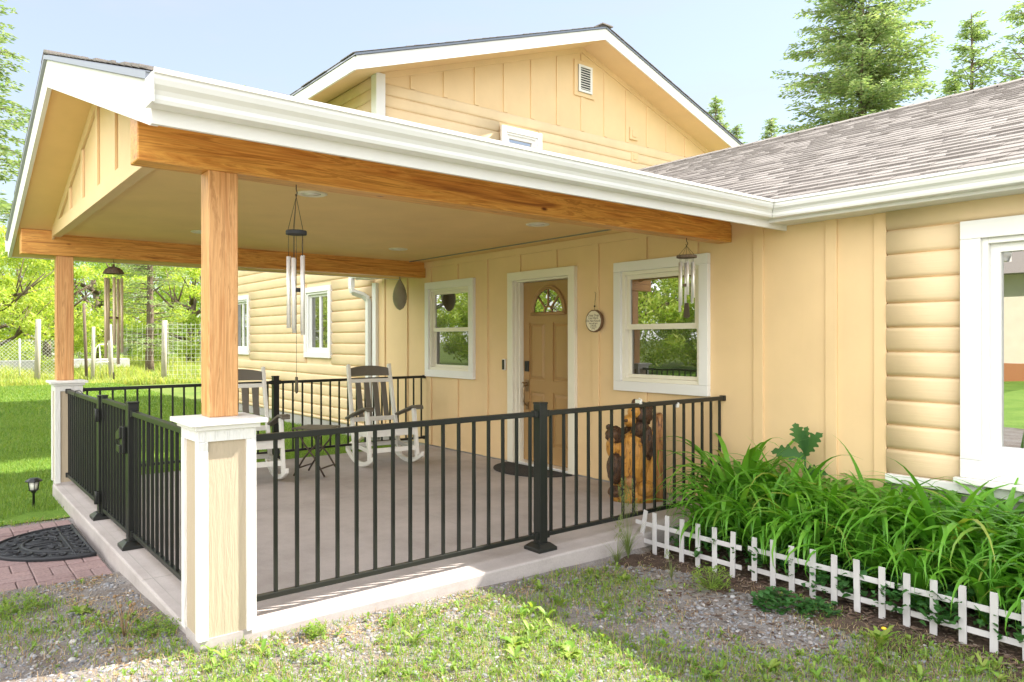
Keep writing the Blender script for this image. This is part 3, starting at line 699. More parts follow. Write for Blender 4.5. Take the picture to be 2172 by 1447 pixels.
rail_post(-6.415, FY, 'black square post with two gate hinges', .95)
gt = rail_section((-5.50, FY), (-6.33, FY), 'black metal porch gate between the hinge post and the latch post', 8, .075, .93, False, True, 'porch_gate', None)
for x in (-5.475, -6.345):
    a = MB(); a.box(x-.019, x+.019, FY-.019, FY+.019, .045, .955); a.build('stile', M['black'], gt, .003)
for z in (.80, .17):
    a = MB(); a.tube([(-6.37, FY-.05, z-.05), (-6.37, FY-.05, z+.05)], .016, 12); a.box(-6.42, -6.34, FY-.045, FY-.034, z-.045, z+.045); a.build('hinge', M['black'], gt, .003)
a = MB(); a.box(-5.47, -5.40, FY-.06, FY-.034, .62, .80); a.prism([(-5.54, FY-.075, .75), (-5.42, FY-.075, .80), (-5.42, FY-.075, .72), (-5.54, FY-.075, .70)], (0, .04, 0)); a.prism([(-5.53, FY-.075, .63), (-5.42, FY-.075, .62), (-5.42, FY-.075, .68), (-5.52, FY-.075, .675)], (0, .04, 0))
a.build('latch', M['black'], gt, .006)

# ================================================================ THINGS ON THE PORCH
def make_chair(label):
    t = thing('rocking_chair', label, 'chair', (0, 0, 0), 0, 'rocking chairs at the back of the porch')
    arc = lambda x: x*x/(2*.80)
    for s in (-1, 1):
        y = .275*s; a = MB(); n = 14; vs = []; fs = []
        for i in range(n+1):
            x = -.43+.86*i/n; z = arc(x); th = .05
            for dy, dz in ((-.016, 0), (.016, 0), (.016, th), (-.016, th)): vs.append((x, y+dy, z+dz))
        for i in range(n):
            for k in range(4): fs.append((i*4+k, (i+1)*4+k, (i+1)*4+(k+1) % 4, i*4+(k+1) % 4))
        fs += [(3, 2, 1, 0), (n*4, n*4+1, n*4+2, n*4+3)]; a.add(vs, fs); a.build('rocker', M['poly'], t, .004)
        a = MB(); a.bar((.29, y, arc(.29)+.02), (.20, y*.99, .615), .034, .062, (1, 0, 0)); a.build('front_leg', M['poly'], t, .004)
        a = MB(); a.bar((-.17, y*.97, arc(.17)+.02), (-.335, y*.93, .60), .034, .062, (1, 0, 0)); a.bar((-.33, y*.93, .575), (-.46, y*.90, 1.09), .034, .056, (1, 0, 0)); a.build('back_post', M['poly'], t, .004)
        a = MB(); v = [(-.38, .50), (-.30, .52), (.10, .625), (.22, .655), (.30, .657), (.34, .638)]
        top = [(x, z) for x, z in v]; w0 = .045
        vs = []; fs = []
        for i, (x, z) in enumerate(top):
            ww = (.03, .036, .048, .052, .05, .04)[i]
            for dy, dz in ((-ww, 0), (ww, 0), (ww, -.024), (-ww, -.024)): vs.append((x, y*1.04+dy, z+dz))
        for i in range(len(top)-1):
            for k in range(4): fs.append((i*4+k, (i+1)*4+k, (i+1)*4+(k+1) % 4, i*4+(k+1) % 4))
        e = (len(top)-1)*4; fs += [(3, 2, 1, 0), (e, e+1, e+2, e+3)]; a.add(vs, fs); a.build('arm', M['char'], t, .005)
        a = MB(); a.bar((.24, y*.94, .185), (-.2, y*.92, .20), .026, .045, (0, 0, 1)); a.build('side_rail', M['poly'], t, .003)
        a = MB(); a.bar((.24, y*.93, .37), (-.26, y*.91, .33), .026, .07, (0, 0, 1)); a.build('side_rail', M['poly'], t, .003)
    for xx, yy, zz_, hh in ((.255, .26, .375, .08), (.26, .26, .19, .05), (-.19, .25, .20, .045), (-.27, .24, .34, .06)):
        a = MB(); a.bar((xx, -yy, zz_), (xx, yy, zz_), .027, hh); a.build('stretcher', M['poly'], t, .003)
    a = MB()
    for k in range(7): x = .26-.083*k; a.bar((x, -.255, .428-.01*k), (x, .255, .428-.01*k), .07, .02)
    a.build('seat', M['char'], t, .004)
    pz = lambda z: -.33-.13*(z-.575)/.515
    for z, hh in ((.475, .05), (.905, .042)): a = MB(); a.bar((pz(z)+.01, -.245, z), (pz(z)+.01, .245, z), .026, hh); a.build('back_rail', M['poly'], t, .003)
    for k in range(4):
        y = -.153+.102*k; a = MB(); a.bar((pz(.46)+.012, y, .48), (pz(.92)+.012, y, .90), .062, .016, (1, 0, 0)); a.build('back_slat', M['char'], t, .003)
    a = MB(); n = 10; vs = []; fs = []
    for i in range(n+1):
        y = -.238+.476*i/n; q = 1-(2*i/n-1)**2; zt = 1.045+.03*q; xo = -.022*q
        for dx, z in ((-.012, .955+.004*q), (.012, .955+.004*q), (.012, zt), (-.012, zt)): vs.append((pz(z)+dx+xo, y, z))
    for i in range(n):
        for k in range(4): fs.append((i*4+k, (i+1)*4+k, (i+1)*4+(k+1) % 4, i*4+(k+1) % 4))
    fs += [(3, 2, 1, 0), (n*4, n*4+1, n*4+2, n*4+3)]; a.add(vs, fs); a.build('headrest', M['char'], t, .005)
    return t
ch = make_chair('white and charcoal rocking chair nearer the house wall, right of the folding table')
c2 = copy_tree(ch); ch.location = (-7.25, -1.16, 0); ch.rotation_euler = (0, 0, R(-7)); c2.location = (-7.19, -2.69, 0); c2.rotation_euler = (0, 0, R(-8))
c2['label'] = 'white and charcoal rocking chair partly hidden behind the near timber post'

t = thing('folding_table', 'small dark folding side table between the two rocking chairs', 'table', (-7.1, -2.02, 0), R(38))
ROOT[t.name] = Vector()
a = MB(); a.box(-.19, .19, -.17, .17, .475, .488); a.build('table_top', M['char'], t, .006)
for s in (-1, 1):
    for k in (-1, 1):
        a = MB(); a.tube([(s*.17, .15*k, .008), (s*.05, .15*k*.96, .2), (-s*.07, .14*k*.92, .33), (-s*.15, .13*k, .474)], .0095, 8); a.build('leg', M['bronze'], t)
    a = MB(); a.tube([(s*.125, -.15, .085), (s*.125, .15, .085)], .008, 8); a.build('crossbar', M['bronze'], t)

# carved bear
def m_carved(name, a, b, dk, sc=(22, 22, 3)):
    m, n, p, o = newmat(name); t_ = tex(n, sc, 1.1, 7, .7, dist=1.4); r = ramp(n, t_.outputs[0], [(.34, dk), (.44, a), (.6, b), (.72, a)])
    n.links.new(r.outputs[0], p.inputs['Base Color']); p.inputs['Roughness'].default_value = .42; p.inputs['Coat Weight'].default_value = .15; bump(n, t_.outputs[0], p, 1, .03); return m
M['honey'] = m_carved('varnished_honey_wood', (.50, .22, .03), (.64, .32, .06), (.07, .03, .01), (18, 18, 3.5))
M['burnt'] = m_carved('scorched_brown_wood', (.045, .020, .009), (.14, .062, .02), (.008, .005, .003), (34, 34, 7))
M['umber'] = m_carved('varnished_reddish_wood', (.36, .16, .05), (.48, .24, .08), (.10, .04, .015), (22, 22, 3))
bear = thing('carved_bear', 'chainsaw-carved wooden bear with dark fur and honey-coloured belly beside a log, behind the railing', 'carving', (-4.25, -.42, 0), R(51))
ROOT[bear.name] = Vector()
def furry(sd, amp=.09, k=(3.2, 9)):
    def fn(d):
        q = mnoise.noise(Vector((d.x*k[1]+sd, d.y*k[1], d.z*k[0]))) ; q2 = mnoise.noise(Vector((d.x*2+sd, d.y*2, d.z*2)))
        return 1+amp*q+amp*.8*q2
    return fn
def blob(name, c, r, mat, sd, amp=.09, par=None, seg=44, ring=30): a = MB(); a.ball(c, r, seg, ring, furry(sd, amp)); return a.build(name, mat, par or bear)
a = MB(); a.lathe((.02, .02, 0), [(.205, .0), (.215, .05), (.20, .11), (.19, .15), (.0, .16)], 28)
for i, v_ in enumerate(a.v):
    q = 1+.10*mnoise.noise(Vector((v_[0]*9, v_[1]*9, v_[2]*4))); a.v[i] = ((v_[0]-.02)*q+.02, (v_[1]-.02)*q*.8+.02, v_[2])
a.build('log_base', M['honey'], bear)
blob('belly', (-.01, -.06, .35), (.135, .12, .25), M['honey'], 1, .05)
blob('fur_back', (.03, .03, .36), (.17, .12, .29), M['burnt'], 2, .1)
hd = blob('head', (.055, -.03, .735), (.105, .11, .105), M['burnt'], 3, .12)
blob('face_patch', (-.005, -.105, .765), (.055, .05, .055), M['honey'], 4, .05, hd); blob('muzzle', (-.05, -.135, .695), (.055, .07, .052), M['honey'], 5, .05, hd)
blob('nose', (-.085, -.19, .70), (.018, .015, .014), M['burnt'], 6, .03, hd, 14, 10); blob('eye', (-.03, -.150, .782), (.009, .008, .009), M['black'], 7, 0, hd, 12, 8)
blob('ear', (.135, -.03, .80), (.035, .03, .045), M['burnt'], 8, .15, hd, 20, 14); blob('ear', (.02, .0, .835), (.03, .03, .03), M['burnt'], 9, .15, hd, 20, 14)
blob('jaw_fur', (.045, -.08, .62), (.075, .07, .085), M['burnt'], 10, .12, hd)
cbh = blob('cub_head', (-.165, -.07, .565), (.078, .08, .075), M['burnt'], 11, .13); blob('cub_ear', (-.21, -.05, .63), (.028, .02, .026), M['burnt'], 12, .1, cbh, 18, 12); blob('cub_muzzle', (-.20, -.135, .53), (.03, .035, .026), M['umber'], 13, .06, cbh, 18, 12)
blob('cub_body', (-.165, -.04, .46), (.07, .08, .10), M['honey'], 14, .06)
blob('leg', (-.16, -.09, .29), (.075, .09, .135), M['burnt'], 15, .12); blob('paw', (-.165, -.13, .10), (.065, .07, .048), M['burnt'], 16, .1); blob('paw', (-.045, -.175, .185), (.05, .04, .055), M['umber'], 17, .12); blob('arm', (.10, -.10, .50), (.06, .07, .15), M['burnt'], 18, .12); blob('leg', (.09, -.13, .12), (.08, .07, .07), M['honey'], 19, .08)
for nm, cx_, cy_, rr, hh, mt in (('log', .215, -.01, .062, .745, 'umber'), ('log', .135, -.05, .055, .60, 'honey')):
    a = MB(); n = 20; prof = [(rr*1.08, .0), (rr*1.1, .1), (rr, .3), (rr*.97, hh*.8), (rr*.85, hh*.95), (rr*.35, hh), (0, hh-.01)]; a.lathe((cx_, cy_, 0), prof, n)
    for i, v_ in enumerate(a.v):
        q = 1+.16*mnoise.noise(Vector((v_[0]*14, v_[1]*14, v_[2]*2.5))); a.v[i] = ((v_[0]-cx_)*q+cx_, (v_[1]-cy_)*q+cy_, v_[2]+.25*(v_[0]-cx_ if mt == 'umber' else 0)*(v_[2] > hh*.7))
    a.build(nm, M[mt], bear)

# wind chimes
def chime(loc, label, hook, disc, dr, tubes, tr, ring, cl, sail, dm, tm, dome=False, srot=0):
    t = thing('wind_chime', label, 'wind chime', loc, 0, 'wind chimes hanging from the porch beams'); x, y, z0 = loc; Z = lambda z: z
    a = MB(); a.tube([(x, y, hook+.035), (x, y, hook+.01), (x+.012, y, hook-.01), (x, y, hook-.03), (x-.008, y, hook-.015)], .003, 6); a.build('hook', M['bronze'], t)
    a = MB()
    for k in range(5):
        an = 2*math.pi*k/5+srot; a.tube([(x, y, hook-.028), (x+.8*dr*math.cos(an), y+.8*dr*math.sin(an), disc+.008)], .0013, 4)
    a.build('suspension_cord', M['dark'], t)
    a = MB()
    if dome: a.lathe((x, y, disc), [(dr, -.012), (dr*.97, .0), (dr*.8, .03), (dr*.5, .052), (.012, .062), (.01, .085), (0, .086)], 28)
    else: a.lathe((x, y, disc), [(0, -.012), (dr, -.012), (dr, .006), (dr*.96, .008), (0, .008)], 28, False)
    a.build('top_disc', dm, t)
    for k, (za, zb) in enumerate(tubes):
        an = 2*math.pi*k/len(tubes)+srot; px, py = x+ring*math.cos(an), y+ring*math.sin(an)
        a = MB(); a.tube([(px, py, za), (px, py, zb)], tr, 14); tb = a.build('chime_tube', tm, t)
        a = MB(); a.tube([(px, py, za-.02), (px, py, disc-.01)], .0012, 4); a.build('cord', M['dark'], tb)
    a = MB(); a.lathe((x, y, cl), [(0, -.010), (ring*.55, -.010), (ring*.55, .010), (0, .010)], 20, False); a.build('striker', dm, t)
    a = MB(); a.tube([(x, y, disc-.01), (x, y, sail[0])], .0011, 4); a.build('striker_cord', M['dark'], t)
    a = MB(); w_ = sail[2]; a.prism([(x-w_*.3, y-.004, sail[0]), (x+w_*.3, y-.004, sail[0]), (x+w_*.5, y-.004, sail[1]+.01), (x, y-.004, sail[1]), (x-w_*.5, y-.004, sail[1]+.01)], (0, .008, 0)); a.build('wind_sail', M['bronze'], t, .001)
    return t
T = [(1.80, 1.42), (1.81, 1.40), (1.79, 1.41), (1.80, 1.435), (1.79, 1.43)]
chime((-3.62, -3.675, 1.93), 'large silver wind chime beside the near timber post', 2.135, 1.925, .052, T, .0105, .038, 1.63, (1.185, 1.10, .03), M['dark'], M['silver'], srot=.5)
chime((-3.62, -.50, 2.03), 'silver wind chime with six tubes in front of the window right of the door', 2.135, 2.025, .078, [(1.98, 1.70), (1.98, 1.66), (1.98, 1.62), (1.98, 1.59), (1.98, 1.64), (1.98, 1.72)], .0105, .055, 1.80, (1.66, 1.54, .06), M['bark'], M['silver'], srot=.3)
chime((-8.29, -3.65, 2.07), 'long champagne-coloured wind chime with domed cap under the far beam', 2.155, 2.055, .098, [(2.0, 1.13), (2.0, 1.37), (2.0, 1.19), (2.0, 1.33), (2.0, 1.25)], .0145, .075, 1.60, (1.05, .98, .05), M['bark'], M['champ'], True, srot=2.4)

# hanging hive-shaped decoration
a = MB(); prof = [(0, -.412)]
for i in range(40):
    t_ = i/39; rr = .092*math.sin(math.pi*min(1, .04+.93*t_**.8))**.8; rr *= (1+.035*math.sin(i*3.1415)); prof.append((max(.012, rr*(1.03 if i % 2 else .95)), -.405+.385*t_))
prof += [(.008, -.005), (.006, .018)]
a.lathe((-8.27, -.36, 2.168), prof, 26); hv = a.build('hanging_hive', paint('grey_woven_rope', (.30, .27, .20), .9, (60, 60, 160), .25, .8, .01)); tag(hv, 'grey woven hive-shaped decoration hanging under the beam by the wall', 'decoration')

# round wooden sign
t = thing('hanging_sign', 'round wooden slice sign with handwriting hung between door and right window', 'sign', (-5.085, -.02, 1.555))
sx, sz = -5.085, 1.556
def disc(mb, cx, cz, y0, y1, rx, rz, n=40): mb.prism([(cx+rx*math.cos(2*math.pi*i/n)*(1+.015*math.sin(i*2.3)), y0, cz+rz*math.sin(2*math.pi*i/n)*(1+.015*math.sin(i*1.7))) for i in range(n)], (0, y1-y0, 0))
a = MB(); disc(a, sx, sz, -.052, -.022, .110, .110); a.build('bark_rim', plain('brown_bark_edge', (.16, .09, .045), .8), t, .003)
a = MB(); disc(a, sx, sz, -.055, -.0521, .098, .098); a.build('sign_face', paint('pale_cut_wood', (.72, .66, .50), .6, (4, 4, 4), .05, .2), t)
a = MB(); a.tube([(sx, -.035, sz+.108), (sx-.004, -.03, sz+.17), (sx, -.022, sz+.262)], .002, 5); a.ball((sx-.002, -.036, sz+.145), (.009, .009, .009), 10, 8); a.tube([(sx, -.02, sz+.262), (sx+.012, -.03, sz+.27), (sx-.002, -.035, sz+.285)], .002, 5); a.build('hanger', M['bronze'], t)
def text(body, size, loc, mat, parent, rot=(R(90), 0, 0), ext=.0006):
    cu = bpy.data.curves.new('txt', 'FONT'); cu.body = body; cu.size = size; cu.align_x = 'CENTER'; cu.align_y = 'CENTER'; cu.extrude = ext
    to = bpy.data.objects.new('txt', cu); COL.objects.link(to); bpy.context.view_layer.update()
    me = bpy.data.meshes.new_from_object(to.evaluated_get(bpy.context.evaluated_depsgraph_get())); bpy.data.objects.remove(to)
    me.materials.clear(); me.materials.append(mat); o = bpy.data.objects.new('lettering', me); COL.objects.link(o); o.parent = parent
    o.location = Vector(loc)-ROOT[parent.name]; o.rotation_euler = rot; return o
INK = plain('brown_ink', (.13, .09, .06), .7)
for s_, dz, sz_ in (('Crazy Dogs', .055, .033), ('Live Here', .028, .033), ('Do Not Knock', .001, .031), ('they will bark', -.023, .021), ('I will yell', -.041, .021), ('it won\'t be', -.058, .020), ('pretty', -.074, .019)): text(s_, sz_, (sx, -.0556, sz+dz), INK, t)

# doorbell
t = thing('doorbell', 'slim black and white video doorbell left of the door', 'doorbell', (-6.54, -.0, 1.09))
a = MB(); a.box(-6.565, -6.515, -.028, -.001, 1.03, 1.155); a.build('housing', M['poly'], t, .006); a = MB(); a.box(-6.561, -6.519, -.033, -.0285, 1.036, 1.149); a.build('face_plate', M['black'], t, .003)
a = MB(); a.lathe((0, 0, 0), [(0, 0), (.010, 0), (.010, .004), (0, .004)], 16); bo = a.build('button', M['silver'], t); bo.location = Vector((-6.54, -.0335, 1.06))-ROOT[t.name]; bo.rotation_euler = (R(90), 0, 0)

# door mat inside, half round
def halfmat(cx, cy, a_, b_, z0, th, n=40): return [(cx+a_*math.cos(math.pi+math.pi*i/n), cy+b_*math.sin(math.pi+math.pi*i/n), z0) for i in range(n+1)]
a = MB(); a.prism(halfmat(-5.90, -.055, .52, .46, .002, 0), (0, 0, .012)); mt = a.build('door_mat', paint('charcoal_coir', (.035, .032, .03), .95, (90, 90, 90), .3, 1, .01), None, .004); tag(mt, 'dark half-round doormat on the porch floor at the front door', 'doormat')
# rubber mat with scrolls outside
t = thing('rubber_mat', 'black half-round rubber mat with scrollwork on the brick path by the gate', 'doormat', (-6.17, -4.24, -.095))
zt = -.094
a = MB(); a.prism(halfmat(-6.17, -4.24, .50, .57, zt, 0, 60), (0, 0, .012)); a.build('mat_base', M['dark'], t, .003)
a = MB(); zz = zt+.014
P = lambda u, v: (-6.17+u*.50, -4.24-v*.57, zz)
def curve(pts, r=.0095): a.tube([P(*p) for p in pts], r, 5, True)
for s_ in (.985, .66): curve([(s_*math.cos(math.pi*i/40), s_*math.sin(math.pi*i/40)) for i in range(41)], .012)
curve([(-.98, .02), (.98, .02)], .013); curve([(-.95, .20), (.95, .20)], .009)
def spiral(cu, cv, r, turns, a0, sgn): curve([(cu+r*(1-.85*i/22)*math.cos(a0+sgn*turns*2*math.pi*i/22), cv+r*(1-.85*i/22)*math.sin(a0+sgn*turns*2*math.pi*i/22)) for i in range(23)], .0085)
for k in range(11):
    an = R(12+15.6*k); spiral(.82*math.cos(an), .82*math.sin(an), .115, 1.3, an+(k % 2)*3, 1 if k % 2 else -1)
for k in range(9): spiral(-.85+.2125*k, .11, .075, 1.2, k, 1 if k % 2 else -1)
for s_ in (-1, 1):
    spiral(s_*.30, .42, .17, 1.6, 0 if s_ < 0 else 3.14, s_); spiral(s_*.12, .33, .09, 1.3, 1, -s_); spiral(s_*.48, .30, .10, 1.4, 2, s_)
    curve([(s_*.02, .25), (s_*.08, .40), (s_*.05, .55), (s_*.14, .62)]); curve([(s_*.2, .27), (s_*.36, .28), (s_*.44, .38), (s_*.40, .5)]); curve([(s_*.5, .24), (s_*.6, .3), (s_*.52, .42)])
a.build('scroll_relief', M['dark'], t)

# small clips on the railing
for i, (y, lb_) in enumerate(((-1.05, 'small silver clip on the top rail above the bear carving'), (-.62, 'small silver clip hanging right of the bear carving'))):
    a = MB(); zc = .915 if i == 0 else .865; a.box(RX-.024, RX+.024, y-.012, y+.012, zc-.016, zc+.016); a.tube([(RX+.026, y, zc-.01), (RX+.03, y, zc+.018), (RX+.0, y, zc+.028)], .004, 6)
    tag(a.build('rail_clip', M['silver'], None, .004), lb_, 'clip', 'clips on the railing')
# wire hook on far rail
a = MB(); a.tube([(-7.55, FY-.02, .80), (-7.56, FY-.03, .86), (-7.52, FY-.02, .925), (-7.44, FY, .93), (-7.38, FY+.02, .90)], .003, 6); tag(a.build('wire_hook', M['dark'], None), 'thin dark wire hooked over the far railing panel', 'hook')

# solar path light
t = thing('solar_light', 'small black solar path light at the lawn edge', 'garden light', (-7.73, -4.39, -.1)); lx_, ly_ = -7.73, -4.39
a = MB(); a.lathe((lx_, ly_, -.12), [(.010, 0), (.010, .14), (.022, .15), (.022, .165), (.035, .17)], 14); a.build('stake', M['black'], t)
a = MB(); a.lathe((lx_, ly_, .05), [(.026, 0), (.036, .07), (.0, .071)], 18); a.build('lamp_glass', M['lens'], t)
a = MB(); a.lathe((lx_, ly_, .048), [(.0, -.004), (.040, -.004), (.040, .004), (.0, .004)], 8, False)
for k in range(6): an = k*math.pi/3; a.tube([(lx_+.037*math.cos(an), ly_+.037*math.sin(an), .05), (lx_+.045*math.cos(an), ly_+.045*math.sin(an), .125)], .003, 5)
a.build('cage', M['black'], t)
a = MB(); a.lathe((lx_, ly_, .125), [(0, -.002), (.068, -.002), (.066, .008), (.034, .028), (.0, .03)], 8, False); a.build('lamp_cap', M['black'], t, .002)

# ================================================================ GROUND
GZ = -.11
def ghgt(x, y):
    h = .018*mnoise.noise(Vector((x*.8, y*.8, 0)))+.007*mnoise.noise(Vector((x*4, y*4, 3)))
    return h + .075*math.exp(-((x+3.25)/1.15)**2-((y+4.35)/1.6)**2) - (.04*math.exp(-((y+1.25)/.55)**2) if x > -3.45 else 0)
def ground_patch(name, x0, x1, y0, y1, step, z, mat, amp=1, fall=None):
    nx = int((x1-x0)/step)+1; ny = int((y1-y0)/step)+1; V = []; F = []
    for j in range(ny+1):
        for i in range(nx+1):
            x = x0+(x1-x0)*i/nx; y = y0+(y1-y0)*j/ny; V.append((x, y, z+amp*ghgt(x, y)+(fall(x, y) if fall else 0)))
    for j in range(ny):
        for i in range(nx): a_ = j*(nx+1)+i; F.append((a_, a_+1, a_+nx+2, a_+nx+1))
    o = npmesh(name, V, F, mat, smooth=True); o['kind'] = 'structure'; return o
V = [(-400, -400, -.22), (400, -400, -.22), (400, 400, -.22), (-400, 400, -.22)]
o = npmesh('ground', V, [(0, 1, 2, 3)], M['pasture']); o['kind'] = 'structure'
gslope = lambda x, y: 0
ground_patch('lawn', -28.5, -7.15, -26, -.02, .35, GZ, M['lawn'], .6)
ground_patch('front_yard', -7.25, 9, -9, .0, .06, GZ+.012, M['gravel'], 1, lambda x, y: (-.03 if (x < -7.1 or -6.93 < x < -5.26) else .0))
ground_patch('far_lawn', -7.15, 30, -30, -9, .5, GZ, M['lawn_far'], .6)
ground_patch('bounce_driveway', -3.2, 22, -24, -8.9, .5, GZ+.02, M['bounce_drive'], .6)  # unseen gravel area added to bounce light into the porch
ground_patch('planting_bed', -3.44, 2.5, -2.0, -.02, .05, GZ+.02, M['soil'], 1.0, lambda x, y: 0 if y > -1.3 else -.022*(-1.3-y)/.35+.022*mnoise.noise(Vector((x*4, y*4, 1))))
# brick path, herringbone pairs
pb = MB(); rnd = random.Random(5); bl, bw = .20, .10
a0, a1, b0, b1 = -6.98, -5.22, -9.6, -4.225
i = 0; X = a0
while X < a1-.05:
    j = 0; Y = b1
    while Y > b0:
        if (i+j) % 2 == 0: rects = [(X, Y-.1, .2, .1), (X, Y-.2, .2, .1)]
        else: rects = [(X, Y-.2, .1, .2), (X+.1, Y-.2, .1, .2)]
        if X+.2 > a1-.05: pass
        for (px_, py_, w_, h_) in rects:
            dz = rnd.uniform(-.003, .003); g_ = .0025
            pb.box(px_+g_, px_+w_-g_, py_+g_, py_+h_-g_, GZ-.04, GZ+.014+dz+ghgt(px_, py_)*.2)
        Y -= .2; j += 1
    X += .2; i += 1
o = pb.build('brick_path', M['brick'], None, .006); o['kind'] = 'structure'

# ---------------------------------------------------------------- scattered ground detail
rng = np.random.default_rng(7)
def nz(x, y, s, o=0.): return mnoise.noise(Vector((x*s, y*s, o)))
def in_yard(x, y):      # bare yard, outside slab, bricks
    if x > -7.15 and y < -4.22 and not (-7.0 < x < -5.18): return True
    if x > -3.44: return True
    return False
ICO = None
def stones(n, xr, yr, smin, smax, name, mat, accept, z=GZ+.012):
    t = (1+5**.5)/2
    base = np.array([(-1,t,0),(1,t,0),(-1,-t,0),(1,-t,0),(0,-1,t),(0,1,t),(0,-1,-t),(0,1,-t),(t,0,-1),(t,0,1),(-t,0,-1),(-t,0,1)])/math.sqrt(1+t*t)
    fc = np.array([(0,11,5),(0,5,1),(0,1,7),(0,7,10),(0,10,11),(1,5,9),(5,11,4),(11,10,2),(10,7,6),(7,1,8),(3,9,4),(3,4,2),(3,2,6),(3,6,8),(3,8,9),(4,9,5),(2,4,11),(6,2,10),(8,6,7),(9,8,1)])
    V = []; F = []; c = 0
    while c < n:
        x = rng.uniform(*xr); y = rng.uniform(*yr)
        if not accept(x, y): continue
        s = smin+(smax-smin)*rng.random()**2.5; a = rng.uniform(0, 6.28); sc = np.array([s*rng.uniform(.8, 1.5), s*rng.uniform(.7, 1.1), s*rng.uniform(.4, .7)])
        v = base*(1+rng.uniform(-.15, .15, (12, 1)))*sc; ca, sa = math.cos(a), math.sin(a)
        v = np.stack([v[:, 0]*ca-v[:, 1]*sa+x, v[:, 0]*sa+v[:, 1]*ca+y, v[:, 2]+z+ghgt(x, y)+s*.15], 1)
        V.append(v); F.append(fc+12*c); c += 1
    o = npmesh(name, np.concatenate(V), np.concatenate(F), mat, smooth=True); o['kind'] = 'stuff'; return o
def near_w(x, y):
    d = math.hypot(x, y+5.179); return rng.random() < min(1, (3.6/max(d, 1))**2)
stones(34000, (-7.1, .6), (-5.6, -1.15), .004, .013, 'gravel_pebbles', M['stone'], lambda x, y: in_yard(x, y) and near_w(x, y) and nz(x, y, 1.3, 5) > -.33-.1*rng.random())
stones(520, (-6, -1), (-5, -1.25), .011, .022, 'gravel_stones', M['stone'], lambda x, y: in_yard(x, y))
def blades(n, acc, h0, h1, wd, name, mat, zf, lean=.5, seg=2, kind='stuff', hs=None):
    """single bent blades: quad strips tapering to a tip"""
    X = []; 
    while len(X) < n:
        p = acc()
        if p is not None: X.append(p)
    X = np.array(X); N = len(X); a = rng.uniform(0, 2*np.pi, N); h = rng.uniform(h0, h1, N)
    if hs is not None: h *= hs(X)
    ln = rng.uniform(.1, lean, N)*h; b = a+np.pi/2+rng.uniform(-.5, .5, N); Z = np.array([zf(x, y) for x, y in X])
    V = np.zeros((N, 5, 3)); wx, wy = np.cos(b)*wd/2, np.sin(b)*wd/2; dx, dy = np.cos(a)*ln, np.sin(a)*ln
    for i, (t, w_) in enumerate(((0, 1), (.55, .75))):
        cx_ = X[:, 0]+dx*t*t; cy_ = X[:, 1]+dy*t*t; cz_ = Z+h*t
        V[:, 2*i] = np.stack([cx_-wx*w_, cy_-wy*w_, cz_], 1); V[:, 2*i+1] = np.stack([cx_+wx*w_, cy_+wy*w_, cz_], 1)
    V[:, 4] = np.stack([X[:, 0]+dx, X[:, 1]+dy, Z+h*(1-.25*(ln/h))], 1)
    b0 = np.arange(N)*5
    F = np.concatenate([np.stack([b0, b0+1, b0+3], 1), np.stack([b0, b0+3, b0+2], 1), np.stack([b0+2, b0+3, b0+4], 1)])
    o = npmesh(name, V.reshape(-1, 3), F, mat)
    if kind: o['kind'] = kind
    return o
gz_ = lambda x, y: GZ+.6*ghgt(x, y)-.004
def lawn_acc(x0, x1, y0, y1):
    def f():
        x = rng.uniform(x0, x1); y = rng.uniform(y0, y1)
        if x > -7.5+.35*nz(x, y, 2.) and y < -4.1: return None
        if x > -8.24 and y > -4.2: return None
        return (x, y)
    return f
blades(60000, lawn_acc(-11.5, -7.2, -5.8, -.05), .03, .065, .005, 'lawn_grass', M['grass'], gz_, .9)
blades(60000, lawn_acc(-17, -11.5, -7.2, -.05), .035, .075, .010, 'lawn_grass', M['grass'], gz_, .9)
blades(60000, lawn_acc(-28, -17, -9, 0), .04, .09, .02, 'lawn_grass', M['grass'], gz_, .9)
zy = lambda x, y: GZ+.012+ghgt(x, y)-.002
# weeds in the yard
def weed_den(x, y):
    d = .9*nz(x, y, 1.1, 9)+.5*nz(x, y, 3.5, 2)
    for cx_, cy_, r_, k_ in ((-2.6, -3.2, .75, .55), (-2.2, -3.9, .6, .4), (-4.6, -4.7, .45, .25), (-1.9, -2.4, .6, .25), (-2.9, -1.9, .3, .15), (-2.2, -1.75, .8, -.12), (-1.9, -2.6, .7, .2), (-1.5, -1.9, .5, .12), (-7.3, -4.4, .3, .4)):
        d += k_*math.exp(-((x-cx_)**2+(y-cy_)**2)/r_**2)
    return d
def weed_acc(th):
    def f():
        x = rng.uniform(-7.4, .4); y = rng.uniform(-5.3, -1.2)
        if not in_yard(x, y): return None
        dd = math.hypot(x, y+5.18)
        if rng.random() > (3.2/max(2.2, dd))**1.5: return None
        if weed_den(x, y) < th+rng.uniform(-.12, .25): return None
        return (x, y)
    return f
blades(26000, weed_acc(.22), .015, .055, .0042, 'weed_grass', M['weed'], zy, 1.2)
blades(19000, weed_acc(-.1), .01, .035, .004, 'weed_grass', M['weed'], zy, 1.6)
blades(24000, weed_acc(-.3), .012, .05, .003, 'dry_grass', M['straw'], zy, 2.2)
